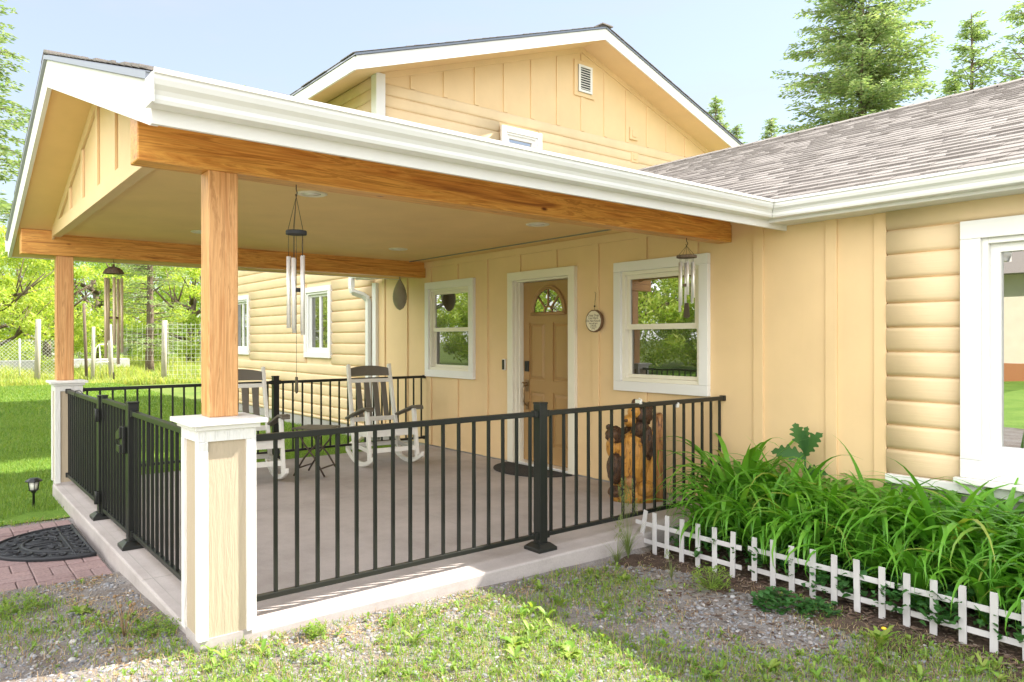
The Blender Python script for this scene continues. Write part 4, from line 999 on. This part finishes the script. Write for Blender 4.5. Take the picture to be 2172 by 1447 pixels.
# mulch and litter chips
def chips(n, acc, s0, s1, name, mat, z):
    V = []; F = []
    for i in range(n):
        while True:
            p = acc()
            if p is not None: break
        x, y = p; s = rng.uniform(s0, s1); a = rng.uniform(0, 6.28); w_ = s*rng.uniform(.2, .5); ca, sa = math.cos(a), math.sin(a); tl = rng.uniform(-.4, .4, 2)
        zb = z(x, y)+.006
        for u, v in ((-s, -w_), (s, -w_*.6), (s*.9, w_), (-s*.8, w_*.8)): V.append((x+u*ca-v*sa, y+u*sa+v*ca, zb+u*tl[0]*.5+v*tl[1]))
        b = 4*i; F.append((b, b+1, b+2, b+3))
    o = npmesh(name, V, F, mat); o['kind'] = 'stuff'; return o
def bed_acc():
    x = rng.uniform(-3.5, .6); y = rng.uniform(-2.3, -.1)
    if x < -3.42 : return None
    if y < -1.25 and rng.random() > math.exp((y+1.25)*2.2)*(.3+.7*(x > -2.9)): return None
    return (x, y)
chips(14000, bed_acc, .006, .022, 'bark_mulch', M['litter'], lambda x, y: GZ+.03+1.2*ghgt(x, y) if y > -1.3 else zy(x, y))
def slab_edge():
    x, y = (rng.uniform(-3.42, -3.2), rng.uniform(-4.1, -1.3)) if rng.random() < .5 else (rng.uniform(-5.2, -3.4), rng.uniform(-4.55, -4.22))
    return (x, y) if nz(x, y, 3, 4) > 0 else None
chips(1500, slab_edge, .004, .014, 'dry_leaf_litter', M['straw'], zy)

# leafy rosettes (clover and small broadleaf weeds)
def leaf_quads(c, nr, length, width, upz, V, F, fold=.25, seg=3):
    """append one arched leaf starting at c in direction nr (2d angle)"""
    ca, sa = math.cos(nr), math.sin(nr); px, py = -sa, ca; b = len(V)
    for i in range(seg+1):
        t = i/seg; w_ = width*math.sin(math.pi*(.12+.83*t))*.5; r_ = length*t*(1-.15*t); z = upz*length*math.sin(t*1.9)
        x, y = c[0]+ca*r_, c[1]+sa*r_
        V += [(x-px*w_, y-py*w_, c[2]+z+fold*w_), (x, y, c[2]+z), (x+px*w_, y+py*w_, c[2]+z+fold*w_)]
    for i in range(seg):
        q = b+3*i; F += [(q, q+1, q+4, q+3), (q+1, q+2, q+5, q+4)]
def rosettes(n, acc, l0, l1, wr, name, mat, z, k=(5, 9), up_=.6, kind='stuff'):
    V = []; F = []
    for i in range(n):
        while True:
            p = acc()
            if p is not None: break
        x, y = p; L = rng.uniform(l0, l1); m = rng.integers(*k)
        for j in range(m): leaf_quads((x, y, z(x, y)+rng.uniform(0, .02)), rng.uniform(0, 6.28), L*rng.uniform(.6, 1), L*wr, up_*rng.uniform(.3, 1.4), V, F)
    o = npmesh(name, V, F, mat); 
    if kind: o['kind'] = kind
    return o
rosettes(2600, weed_acc(.0), .012, .04, .32, 'small_weeds', M['weed'], zy)
rosettes(110, weed_acc(.3), .04, .09, .26, 'small_weeds', M['weed'], zy, (5, 9), .5)
def under_acc():
    x = rng.uniform(-3.3, .3); y = rng.uniform(-1.22, -.75); return (x, y)
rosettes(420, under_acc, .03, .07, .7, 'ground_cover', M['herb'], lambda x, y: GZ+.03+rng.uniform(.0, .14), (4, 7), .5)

# ---------------------------------------------------------------- daylilies
def lily_mesh(seed, n, H):
    r_ = np.random.default_rng(seed); V = []; F = []; seg = 12
    for i in range(n):
        a = r_.uniform(0, 2*math.pi); L = H*r_.uniform(.85, 1.65); w = r_.uniform(.025, .040); base = r_.uniform(0, .07); el = R(r_.uniform(60, 88)); cur = r_.uniform(1.2, 2.7)
        if r_.random() < .06: cur = r_.uniform(.4, .9)
        x = base*math.cos(a); y = base*math.sin(a); z = 0.; tw = r_.uniform(-.5, .5); da = a+r_.uniform(-.4, .4); b = len(V); side = da+math.pi/2
        bend = r_.random() < .05; bt_ = r_.uniform(.45, .75)
        for s in range(seg+1):
            t = s/seg; e = el-cur*t*t*1.5-(1.1 if bend and t > bt_ else 0); ww = w*(.75+.5*math.sin(math.pi*min(1, t*1.15)))*(1 if t < .6 else max(.04, (1-t)/.4)); px, py = math.cos(side+tw*t)*ww/2, math.sin(side+tw*t)*ww/2
            V += [(x-px, y-py, z+ww*.18), (x, y, z), (x+px, y+py, z+ww*.18)]
            st = L/seg; x += math.cos(e)*math.cos(da)*st; y += math.cos(e)*math.sin(da)*st; z += math.sin(e)*st
            z = max(z, .01)
        for s in range(seg):
            q = b+3*s; F += [(q, q+1, q+4, q+3), (q+1, q+2, q+5, q+4)]
    me = npmesh('tmp', V, F, M['lily'], smooth=True); d = me.data; bpy.data.objects.remove(me); d.name = 'daylily_clump'; return d
LM = [lily_mesh(s, 72, .61) for s in (1, 2, 3, 4)]
lspots = []; ORD = 'first second third fourth fifth sixth seventh eighth ninth tenth eleventh twelfth thirteenth fourteenth fifteenth'.split()
rl = random.Random(4)
xs_ = -3.22
while xs_ < .9:
    for y in (-.30, -.58, -.84):
        lspots.append((xs_+rl.uniform(-.06, .06)+(.15 if y < -.5 else 0), y+rl.uniform(-.06, .06)))
    xs_ += .33
for i, (x, y) in enumerate(lspots):
    o = bpy.data.objects.new('daylily_clump', LM[i % 4]); COL.objects.link(o); s = rl.uniform(.98, 1.15)*(1.1 if y > -.45 else 1.0 if y > -.71 else .74); o.scale = (s, s, s*rl.uniform(.88, .98)); o.location = (x, y, GZ+.02); o.rotation_euler = (0, 0, rl.uniform(0, 6.28))
    tag(o, ('back-row daylily clump against the house wall, %s from the railing end' if y > -.45 else 'middle-row daylily clump in the bed, %s from the railing end' if y > -.71 else 'front-row daylily clump just behind the low picket fence, %s from the railing end') % ORD[i//3], 'plant', 'daylily clumps in the planting bed')

# big prickly weed against the wall
def lobed_leaf(V, F, base, d, upv, L, W, curl=.2, lobes=5):
    d = Vector(d).normalized(); side = d.cross(Vector(upv)).normalized(); n_ = side.cross(d); m = lobes*4; b = len(V); b0 = Vector(base)
    for i in range(m+1):
        t = i/m; lob = .28+.72*abs(math.sin(t*lobes*math.pi+.5)); w_ = W*math.sin(math.pi*(.07+.9*t)**.85)*lob; c = b0+d*L*t+n_*(curl*L*(t-t*t)) - Vector((0, 0, L*.25*t*t))
        V += [tuple(c-side*w_+n_*w_*.2+d*w_*.3), tuple(c), tuple(c+side*w_+n_*w_*.2+d*w_*.3)]
    for i in range(m): q = b+3*i; F += [(q, q+1, q+4, q+3), (q+1, q+2, q+5, q+4)]
t = thing('prickly_weed', 'tall weed with jagged lobed leaves growing above the daylilies against the wall', 'plant', (-2.82, -.16, GZ))
V = []; F = []
for dx_, dz_, z_, L, W_ in ((-.22, 1, .68, .27, .07), (.55, .9, .64, .30, .07), (-1.0, .35, .62, .27, .065), (.9, .3, .52, .2, .05), (.15, 1, .66, .27, .055), (-.8, -.1, .45, .2, .05)):
    lobed_leaf(V, F, (0, -.01, z_), (dx_, -.12, dz_), (0, -1, .2), L, W_)
o = npmesh('leaves', V, F, leafmat('prickly_leaf_green', [(.05, .14, .04), (.08, .19, .06)], .3, .45), t, True)
a = MB(); a.tube([(-2.82, -.16, GZ), (-2.83, -.155, .3), (-2.82, -.16, .62)], [.012, .010, .006], 8); a.build('stem', M['herb'], t)

# individual weeds
def small_plant(loc, label, n, L, W, name='weed', cat='weed', mat='weed', lob=True, up_=.9, seed=0):
    r_ = random.Random(seed); V = []; F = []
    for i in range(n):
        a_ = 6.28*i/n+r_.uniform(-.3, .3); e = r_.uniform(.3, 1.2)*up_
        if lob: lobed_leaf(V, F, (0, 0, .005), (math.cos(a_), math.sin(a_), e), (0, 0, 1), L*r_.uniform(.6, 1), W, .3, 4)
        else: leaf_quads((0, 0, r_.uniform(0, .05)), a_, L*r_.uniform(.5, 1), W*2, up_*r_.uniform(.4, 1.2), V, F)
    o = npmesh(name, V, F, M[mat], smooth=True); o.location = (loc[0], loc[1], loc[2]+ghgt(loc[0], loc[1])); tag(o, label, cat); return o
G1 = GZ+.012
dnd = thing('dandelion', 'dandelion with a yellow flower in front of the picket fence near the right edge', 'weed', (-1.62, -1.62, G1))
V = []; F = []
for i in range(13):
    a_ = i*2.4; lobed_leaf(V, F, (0, 0, .0), (math.cos(a_)*.6, math.sin(a_)*.6, .9), (0, 0, 1), .11+.03*(i % 3), .018, .3, 4)
npmesh('leaves', V, F, M['weed'], dnd, True)
a = MB(); a.tube([(-1.62, -1.62, G1), (-1.60, -1.63, G1+.10)], .0022, 6); a.build('stem', M['weed'], dnd)
a = MB(); a.ball((-1.60, -1.63, G1+.105), (.012, .012, .006), 14, 8); a.build('flower', plain('yellow_petals', (.8, .5, .03), .7), dnd)
def bush(loc, label, n, rx, h, L, W, name, cat, mat, seed):
    r_ = random.Random(seed); V = []; F = []; St = MB()
    for i in range(n):
        a_ = r_.uniform(0, 6.28); q = r_.random()**.5*rx; z = h*r_.uniform(.15, 1)*(1-.5*(q/rx)**2); c = (q*math.cos(a_), q*math.sin(a_), z)
        if i % 3 == 0: b = len(V); e = .0015; V += [(-e, 0, 0), (e, 0, 0), (c[0]+e, c[1], c[2]), (c[0]-e, c[1], c[2])]; F.append((b, b+1, b+2, b+3))
        for j in range(3): leaf_quads(c, a_+(j-1)*1.5+r_.uniform(-.3, .3), L*r_.uniform(.7, 1.1), W, r_.uniform(-.3, .6), V, F)
    o = npmesh(name, V, F, M[mat], smooth=True); o.location = (loc[0], loc[1], loc[2]+ghgt(loc[0], loc[1])); tag(o, label, cat); return o
bush((-2.28, -1.42, G1), 'dark-leaved strawberry plant in front of the middle of the picket fence', 60, .13, .10, .042, .030, 'strawberry_plant', 'plant', 'herb', 3)
bush((-2.08, -1.36, G1), 'smaller dark-leaved strawberry plant touching the picket fence', 42, .11, .09, .040, .028, 'strawberry_plant', 'plant', 'herb', 4)
bush((-2.70, -1.46, G1), 'feathery bushy weed left of the picket fence middle', 150, .12, .16, .028, .007, 'weed', 'weed', 'weed', 5)
bush((-3.30, -3.72, G1), 'small bright weed beside the floor edge near the front post', 80, .05, .08, .022, .006, 'weed', 'weed', 'weed', 8)
bush((-4.75, -4.75, G1), 'feathery green weed patch in the shaded gravel at the lower left', 150, .14, .09, .026, .006, 'weed', 'weed', 'weed', 10)
bush((-3.85, -4.28, G1), 'feathery weed in the gravel beside the corner of the floor', 110, .10, .07, .024, .006, 'weed', 'weed', 'weed', 11)
small_plant((-2.66, -3.02, G1), 'broad-leaved weed at the edge of the sunlit ground', 12, .10, .026, 'weed', 'weed', 'weed', True, .8, 6)
small_plant((-2.45, -2.86, G1), 'second broad-leaved weed a little farther right in the sun', 12, .10, .028, 'weed', 'weed', 'weed', True, .8, 7)
small_plant((-4.45, -4.52, G1), 'low lobed weed in the shaded gravel left of the near post', 10, .09, .02, 'weed', 'weed', 'weed', True, .7, 9)
# dry seed stalks
t = thing('dry_seed_stalks', 'pale dried dandelion stalks standing in the gravel at the lower left', 'weed', (-3.9, -4.42, G1+.04)); ROOT[t.name] = Vector()
for i, (dx_, dy_, hh) in enumerate(((.05, .02, .17), (-.02, .05, .15), (.09, -.03, .19), (-.10, -.02, .18), (.02, .09, .13))):
    a = MB(); a.tube([(0, 0, 0), (dx_*.3, dy_*.3, hh*.5), (dx_, dy_, hh)], .0022, 5); st = a.build('stalk', M['straw'], t)
    a = MB(); a.ball((dx_, dy_, hh+.004), (.008, .008, .009), 8, 6); a.build('seed_head', M['straw'], st)
# grass tuft with seed heads beside the picket fence
def tuft(loc, label, n, H, seed, heads=5, name='grass_tuft'):
    r_ = np.random.default_rng(seed); V = []; F = []
    for i in range(n):
        a_ = r_.uniform(0, 6.28); L = H*r_.uniform(.4, 1); ln = L*r_.uniform(.2, .8); b = len(V); w_ = .002; s_ = a_+1.57
        for k in range(5):
            q = k/4; ww = w_*(1-q*.9); x = r_.uniform(0, .02)*0+ln*q*q*math.cos(a_); y = ln*q*q*math.sin(a_); z = L*q*(1-.2*q)
            V += [(x-ww*math.cos(s_), y-ww*math.sin(s_), z), (x+ww*math.cos(s_), y+ww*math.sin(s_), z)]
        for k in range(4): q = b+2*k; F.append((q, q+1, q+3, q+2))
    for i in range(heads):
        a_ = r_.uniform(0, 6.28); L = H*r_.uniform(1.1, 1.7); ln = L*.15
        b = len(V)
        for k in range(5):
            q = k/4; x = ln*q*q*math.cos(a_); y = ln*q*q*math.sin(a_); V += [(x-.001, y, L*q), (x+.001, y, L*q)]
        for k in range(4): q = b+2*k; F.append((q, q+1, q+3, q+2))
        for j in range(46):
            q = r_.uniform(.72, 1.0); x = ln*q*q*math.cos(a_); y = ln*q*q*math.sin(a_); z = L*q; an = r_.uniform(0, 6.28); sp = (1.02-q)*.11; cx_ = x+sp*math.cos(an); cy_ = y+sp*math.sin(an); b = len(V)
            V += [(cx_-.0022, cy_, z), (cx_+.0022, cy_, z+.001), (cx_+.001, cy_, z+.011), (cx_-.001, cy_, z+.010)]; F.append((b, b+1, b+2, b+3))
    o = npmesh(name, V, F, M['grassy']); o.location = (loc[0], loc[1], loc[2]+ghgt(loc[0], loc[1])); tag(o, label, 'grass'); return o
M['grassy'] = leafmat('seeding_grass', [(.12, .19, .05), (.18, .25, .08), (.25, .28, .12)], .4, .6)
tuft((-3.40, -1.42, G1), 'tall seeding grass tuft at the left end of the picket fence', 90, .36, 1, 7)
tuft((-3.32, -1.62, G1), 'shorter wiry grass tuft in front of the picket fence end', 110, .22, 2, 3)
tuft((-2.95, -1.52, G1), 'thin grass tuft below the left picket panel', 60, .16, 3, 1)

# ---------------------------------------------------------------- picket fence
def picket_panel(xs, y, label, tilt0=0, ztop=.225, yaw=0):
    t = thing('picket_fence', label, 'fence', (xs[0], y, GZ), 0, 'low white picket fence panels'); r_ = random.Random(int(xs[0]*100)); ph = 0
    xc = xs[0]
    Yf = lambda x: y+yaw*(x-xc)
    for i, x in enumerate(xs):
        a = MB(); k = .0175; lean = (tilt0 if i == 0 else r_.uniform(-.006, .006)); dz = r_.uniform(-.006, .006)
        a.bar((x-lean*.6, Yf(x)-.006, GZ-.12), (x+lean, Yf(x)-.006+r_.uniform(-.004, .004), ztop-.055+dz), .035, .008, (0, 1, 0)); a.build('picket', M['picket'], t, .001)
    for z in (.07, -.052):
        a = MB(); a.bar((xs[0]-.05, Yf(xs[0]-.05)+.003, z), (xs[-1]+.06, Yf(xs[-1]+.06)+.003, z-.004), .008, .030, (0, 0, 1)); a.build('rail', M['picket'], t, .001)
picket_panel([-3.50, -3.37, -3.262, -3.137, -3.005, -2.873, -2.738], -1.175, 'left panel of the low white picket fence, against the concrete floor', .05, .215)
picket_panel([-2.595, -2.468, -2.345, -2.215, -2.085, -1.955, -1.82], -1.155, 'middle panel of the low white picket fence in front of the daylilies', 0, .21)
picket_panel([-1.69, -1.56, -1.425, -1.29, -1.155, -1.02, -.885], -1.165, 'right panel of the low white picket fence, running out of the picture', 0, .21)

# ---------------------------------------------------------------- pasture fences far left
def fpost(mb, x, y, h, r_, lean=0, z=-.22): mb.tube([(x, y, z), (x+lean*.5, y+lean*.3, z+h*.5), (x+lean, y+lean*.6, z+h)], [r_*1.05, r_, r_*.95], 10)
def wire_mesh(mb, p0, p1, z0, z1, sx_, sz_, w_=.006):
    p0 = Vector((*p0, 0)); p1 = Vector((*p1, 0)); L = (p1-p0).length; d = (p1-p0)/L; n = int(L/sx_)
    for i in range(n+1): q = p0+d*sx_*i; mb.bar((q.x, q.y, z0), (q.x, q.y, z1), w_, w_)
    k = int((z1-z0)/sz_)
    for i in range(k+1): z = z0+sz_*i; mb.bar((p0.x, p0.y, z), (p1.x, p1.y, z), w_, w_)
wf = thing('wire_fence', 'tall welded-wire fence on pale round wooden posts at the far side of the lawn', 'fence', (-30, 2, -.22))
for x, y, h, r_, ln in ((-30.2, 2.1, 2.35, .10, .04), (-31.5, .55, 2.2, .085, -.08), (-31.3, -.12, 2.1, .06, .05), (-29.2, 6.5, 2.3, .09, .03)):
    a = MB(); fpost(a, x, y, h, r_, ln); a.build('post', M['birchy'], wf)
a = MB(); wire_mesh(a, (-30.2, 2.1), (-29.2, 6.5), -.1, 2.05, .16, .16, .008); wire_mesh(a, (-31.5, .55), (-30.2, 2.1), .6, 2.0, .2, .2, .006); a.build('wire_mesh', M['silver'], wf)
tp = MB(); fpost(tp, -32, -.2, 3.0, .055, -.12); tag(tp.build('gate_post', M['bark'], None), 'tall thin leaning wooden pole beside the metal field gate', 'post')
cf = thing('chain_link_fence', 'chain-link fence on metal posts at the left edge beyond the lawn', 'fence', (-33, -3.4, -.22))
for x, y, h in ((-32.6, -2.28, 1.65), (-32.6, -6.8, 1.65), (-32.6, -.6, 1.65)):
    a = MB(); a.tube([(x, y, -.22), (x, y, -.22+h)], .03, 8); a.build('post', M['silver'], cf)
a = MB(); y0_, y1_, z0_, z1_ = -7.5, -.6, -.15, 1.4; n = int((y1_-y0_)/.13)
for i in range(-12, n):
    for s_ in (1, -1):
        ya = y0_+.13*i; za = z0_ if s_ > 0 else z1_; q0, q1 = max(ya, y0_), min(ya+(z1_-z0_), y1_)
        if q1 <= q0: continue
        a.bar((-32.6, q0, za+s_*(q0-ya)), (-32.6, q1, za+s_*(q1-ya)), .008, .008)
a.build('chain_link', M['silver'], cf)
a = MB(); fpost(a, -31.2, -1.88, 2.35, .09, .05); tag(a.build('fence_post', M['birchy'], None), 'thick round wooden post left of the far porch post, beyond the lawn', 'post')
gt2 = thing('field_gate', 'pale tubular metal gate between wooden posts in the pasture fence', 'gate', (-32, .3, -.2))
a = MB(); a.tube([(-32.0, .02, -.15), (-32.0, .1, 1.05), (-32.0, .22, 1.2), (-31.9, .55, 1.22)], .03, 8); a.tube([(-32.0, .28, -.1), (-32.0, .24, 1.2)], .025, 8); a.tube([(-32, .02, .5), (-31.9, .55, .55)], .02, 8); a.build('gate_frame', M['silver'], gt2)
# raised timber beds / trough beyond the fence
for i, (x, y, l_, lb_) in enumerate(((-38, -2.9, 3.4, 'long white-fronted raised planter box beyond the chain-link fence'), (-39, 1.1, 3.0, 'white raised planter box beyond the field gate'))):
    t = thing('raised_planter', lb_, 'planter', (x, y, -.2), 0, 'raised planter boxes in the pasture')
    a = MB(); a.box(x-.5, x+.5, y-l_/2, y+l_/2, .42, .50); a.build('top_board', M['picket'], t, .005)
    for k in range(4): yy = y-l_/2+.2+(l_-.4)*k/3; a = MB(); a.box(x+.40, x+.46, yy-.12, yy+.12, -.2, .42); a.build('leg', M['picket'], t)
    a = MB(); a.box(x+.46, x+.5, y-l_/2, y+l_/2, .12, .419); a.build('front_board', M['picket'], t)
rf = thing('rail_fence', 'white three-rail fence far behind the pasture', 'fence', (-62, 0, -.2))
for k in range(16): a = MB(); y = -20+3*k; a.box(-62.08, -61.92, y-.08, y+.08, -.2, 1.3); a.build('post', M['poly'], rf)
for z in (.4, .8, 1.2): a = MB(); a.box(-61.9, -61.85, -20, 25, z-.07, z+.07); a.build('rail', M['poly'], rf)
def past_acc():
    x = -28.6-rng.random()**1.5*26; y = rng.uniform(-12, 11)
    return (x, y)
blades(46000, past_acc, .25, .8, .03, 'tall_grass', M['tall'], lambda x, y: -.22, .8, hs=lambda X: np.where(X[:, 0] > -31, .55, 1.)*(.8+.3*np.sin(X[:, 1]*1.7)))

# ---------------------------------------------------------------- trees
def leaf_cloud(centers, radii, per, size, rs, asp=.55, squash=.8):
    C = np.repeat(np.array(centers), per, 0); Rr = np.repeat(np.array(radii), per)
    N = len(C); d = rs.normal(size=(N, 3)); d /= np.linalg.norm(d, axis=1)[:, None]; rad = Rr*rs.random(N)**.45
    P = C+d*rad[:, None]*np.array([1, 1, squash]); u = rs.normal(size=(N, 3)); u /= np.linalg.norm(u, axis=1)[:, None]
    v = np.cross(u, rs.normal(size=(N, 3))); v /= np.linalg.norm(v, axis=1)[:, None]; s = size*rs.uniform(.6, 1.3, N)[:, None]
    V = np.stack([P-u*s, P+v*s*asp*.5-u*s*.2, P+u*s, P-v*s*asp*.5-u*s*.2], 1).reshape(-1, 3); b = np.arange(N)*4
    return V, np.stack([b, b+1, b+2, b+3], 1)
def make_broad(seed, H, Rw, mat, nl=110, per=150, size=.11, low=.12):
    rs = np.random.default_rng(seed); rr = random.Random(seed); tr = MB(); C = []; Rd = []
    top = H*.55; tr.tube([(0, 0, -.1), (rr.uniform(-.1, .1), rr.uniform(-.1, .1), H*.2), (rr.uniform(-.3, .3), rr.uniform(-.3, .3), top)], [H*.035, H*.026, H*.015], 10)
    for k in range(9):
        a_ = k*2.4+rr.uniform(-.4, .4); z0 = H*(.15+.4*k/9); L = Rw*rr.uniform(.6, .95); e = (math.cos(a_)*L, math.sin(a_)*L, z0+H*rr.uniform(.12, .35)); m_ = (e[0]*.45, e[1]*.45, z0+(e[2]-z0)*.35)
        tr.tube([(0, 0, z0), m_, e], [H*.016, H*.010, H*.003], 6)
        for j in range(3): f_ = (e[0]*rr.uniform(.5, 1)+rr.uniform(-.8, .8), e[1]*rr.uniform(.5, 1)+rr.uniform(-.8, .8), e[2]+rr.uniform(-.2, 1.2)); tr.tube([m_, f_], [H*.006, H*.002], 5)
    for k in range(nl):
        t = rr.random(); z = H*(low+(1-low)*t); env = math.sin(math.pi*min(1, (.18+.80*t)))**.6; a_ = rr.uniform(0, 6.28); q = Rw*env*(.35+.65*rr.random()**.5)*(1+.25*mnoise.noise(Vector((math.cos(a_)*1.3, math.sin(a_)*1.3, t*3+seed))))
        C.append((q*math.cos(a_), q*math.sin(a_), z)); Rd.append(H*rr.uniform(.05, .095))
    V, F = leaf_cloud(C, Rd, per, size, rs)
    t_ = thing('broadleaf_tree', '', 'tree'); npmesh('crown', V, F, mat, t_); tr.build('trunk', M['bark'], t_); return t_
def make_conifer(seed, H, Rw, mat, whorl=.42, size=.17, droop=.25, dens=1., name='fir_tree', gap=0., low=.08, spr=9):
    rs = np.random.default_rng(seed); rr = random.Random(seed); tr = MB(); n = 14
    tr.tube([(mnoise.noise(Vector((i*.4, seed, 0)))*.12, mnoise.noise(Vector((i*.4, seed, 9)))*.12, H*i/n-.1) for i in range(n+1)], [H*.016*(1-i/n)+.02 for i in range(n+1)], 9)
    P = []; D = []
    z = H*low
    while z < H*.985:
        t = z/H; nb = rr.randint(5, 8)
        for k in range(nb):
            if rr.random() < gap: continue
            a_ = rr.uniform(0, 6.28); L = Rw*(1-t)**.8*rr.uniform(.5, 1.15)+.12; zb = z+rr.uniform(-.2, .2); rise = rr.uniform(.0, .35)*L
            ca, sa = math.cos(a_), math.sin(a_); m = max(3, int(L/.28)); pts = []
            for i in range(m+1):
                q = i/m; pts.append((ca*L*q, sa*L*q, zb+rise*q-droop*L*q*q))
            tr.tube(pts, [.03*(1-q_/m)*(H/18)+.006 for q_ in range(m+1)], 4, False)
            for i in range(1, m+1):
                q = i/m; c = Vector(pts[i]); tw = (.22+.45*(1-q))*min(1, L/2)+.1
                for j in range(int(spr*dens)):
                    off = rr.uniform(-1, 1)*tw; along = rr.uniform(-.2, .2)+abs(off)*.35; p_ = (c.x+ca*along-sa*off, c.y+sa*along+ca*off, c.z+rr.uniform(-.10, .06)-abs(off)*.25)
                    P.append(p_); sg = 1 if off > 0 else -1; D.append((ca*.8-sa*sg*.8+rr.uniform(-.4, .4), sa*.8+ca*sg*.8+rr.uniform(-.4, .4), rr.uniform(-.55, .25)))
        z += whorl*rr.uniform(.7, 1.2)*(1-.35*t)
    P = np.array(P); D = np.array(D); D /= np.linalg.norm(D, axis=1)[:, None]; N = len(P); s = size*rs.uniform(.6, 1.25, N)[:, None]
    v = np.cross(D, rs.normal(size=(N, 3))); v /= np.linalg.norm(v, axis=1)[:, None]; w_ = s*.19
    V = np.stack([P-D*s*.5, P+v*w_, P+D*s*.7, P-v*w_], 1).reshape(-1, 3); b = np.arange(N)*4
    t_ = thing(name, '', 'tree'); npmesh('crown', V, np.stack([b, b+1, b+2, b+3], 1), mat, t_); tr.build('trunk', M['bark'], t_); return t_
def place(proto, spots, group):
    first = True
    for (x, y, s, rz, lb_) in spots:
        o = proto if first else copy_tree(proto); first = False; o.location = (x, y, -.22); o.scale = (s, s, s); o.rotation_euler = (0, 0, rz); o['label'] = lb_
        if group: o['group'] = group
A = make_broad(1, 7.5, 3.9, M['leafA'], 120, 170, .12, .05)
B = make_broad(2, 9, 4.2, M['leafB'], 120, 150, .13, .05)
GA = 'bright broadleaf trees beyond the pasture fence'; GB = 'darker broadleaf trees beyond the pasture fence'
place(A, [(-46, -7.5, 1.35, 0, 'bright green tree at the far left edge beyond the chain-link fence'), (-44, -2.6, .95, 1, 'bright green tree left of the far porch post'), (-43, 6.6, 1.05, 2, 'bright spreading tree right of the long wind chime'),
          (-41, 11.0, 1.1, 3.3, 'bright tree whose foliage ends behind the near timber post'), (-52, .8, 1.1, 4, 'pale green tree behind the long wind chime'), (-40, -13, 1.2, 5, 'bright tree outside the left edge of the lawn')], GA)
place(B, [(-60, 5, 1.2, .4, 'darker tree behind the bright spreading tree'), (-58, -4, 1.1, 2.2, 'darker tree behind the left pasture'), (-56, 13, 1.2, 1.2, 'darker tree far right behind the wire fence'), (-64, -11, 1.4, 3, 'darker tree at the far left horizon'), (-66, .5, 1.0, 5, 'darker tree on the horizon straight behind the gate'), (-70, 9, 1.2, 5.5, 'darker tree low on the horizon right of the gate')], GB)
C1 = make_conifer(11, 20, 5.6, M['needle'], .30, .17, .10, 1.6, 'fir_tree', 0, .10, 19)
C2 = make_conifer(12, 14, 2.7, M['needle'], .40, .15, .15, 1.4, 'fir_tree', .15, .12, 9)
C3 = make_conifer(13, 15, 3.3, M['needleB'], .60, .16, -.12, 1.6, 'pine_tree', .25, .18, 12)
place(C1, [(-12.94, 21.8, .92, 0, 'big full fir behind the main roof, cut off by the top of the picture')], None)
place(make_conifer(21, 20, 5.2, M['needle'], .34, .17, .14, 1.5, 'fir_tree', .1, .30, 16), [(-26.6, -4.9, .82, 2.0, 'tall fir at the left edge beside the porch gable')], None)
place(C2, [(-27.15, 32.8, 1.17, 0, 'small dark conifer tip right of the wing gable'), (-26.4, 33.8, 1.05, 1, 'thin pale conifer tip low beside the wing roof'), (-24.5, 34.5, 1.06, 2, 'tiny bright conifer tip on the ridge line left of the big fir'), (-60.5, 15.4, 1.6, 3, 'thin conifer behind the log-sided wing'), (-35.9, 2.9, .8, 4, 'bare-limbed conifer with dark trunk right of the long wind chime')], 'smaller conifers behind the house')
place(C3, [(-11.55, 28.3, 1.0, 0, 'open-branched pine at the right, top just below the picture edge'), (-9.7, 29.0, 1.12, 2.1, 'dense pine at the right picture edge'), (-12.4, 28.8, .87, 4, 'smaller open pine left of the right-hand pine')], 'pines behind the main roof')
# trees and a shed across the yard behind the camera (they show as reflections in the windows)
place(copy_tree(A), [(-24, -19, 1.2, .5, 'bright tree across the yard reflected in the left window'), (-31, -14, 1.1, 1.5, 'bright tree beyond the lawn reflected in the left window'), (-19.5, -26, 1.25, 2.5, 'bright tree across the yard reflected in the right window'), (-36, -24, 1.4, 3.5, 'tall bright tree across the yard')], 'trees across the yard')
place(copy_tree(B), [(-26, -30, 1.3, .3, 'dark tree across the yard behind the bright ones'), (-18, -36, 1.3, 2.6, 'dark tree behind the shed'), (6, -34, 1.2, 4.4, 'dark tree right of the shed')], 'dark trees across the yard')
shd = thing('shed', 'pale shed with brown base band across the yard, reflected in the picture window', 'shed', (-9, -27, -.2))
a = MB(); a.box(-14, -3.5, -31, -25, .55, 3.7); a.build('wall', paint('cream_shed_wall', (.58, .52, .42), .7), shd)
a = MB(); a.box(-14.05, -3.45, -31.05, -24.95, -.2, .55); a.build('base_band', plain('brown_base', (.33, .13, .05), .7), shd)
a = MB(); a.prism([(-14.6, -24.3, 3.65), (-14.6, -28, 5.6), (-14.6, -31.7, 3.65)], (11.7, 0, 0)); a.build('roof', M['shingle'], shd)
for o in bpy.data.objects:
    if o.type == 'EMPTY' and o.parent is None and not o.children: pass
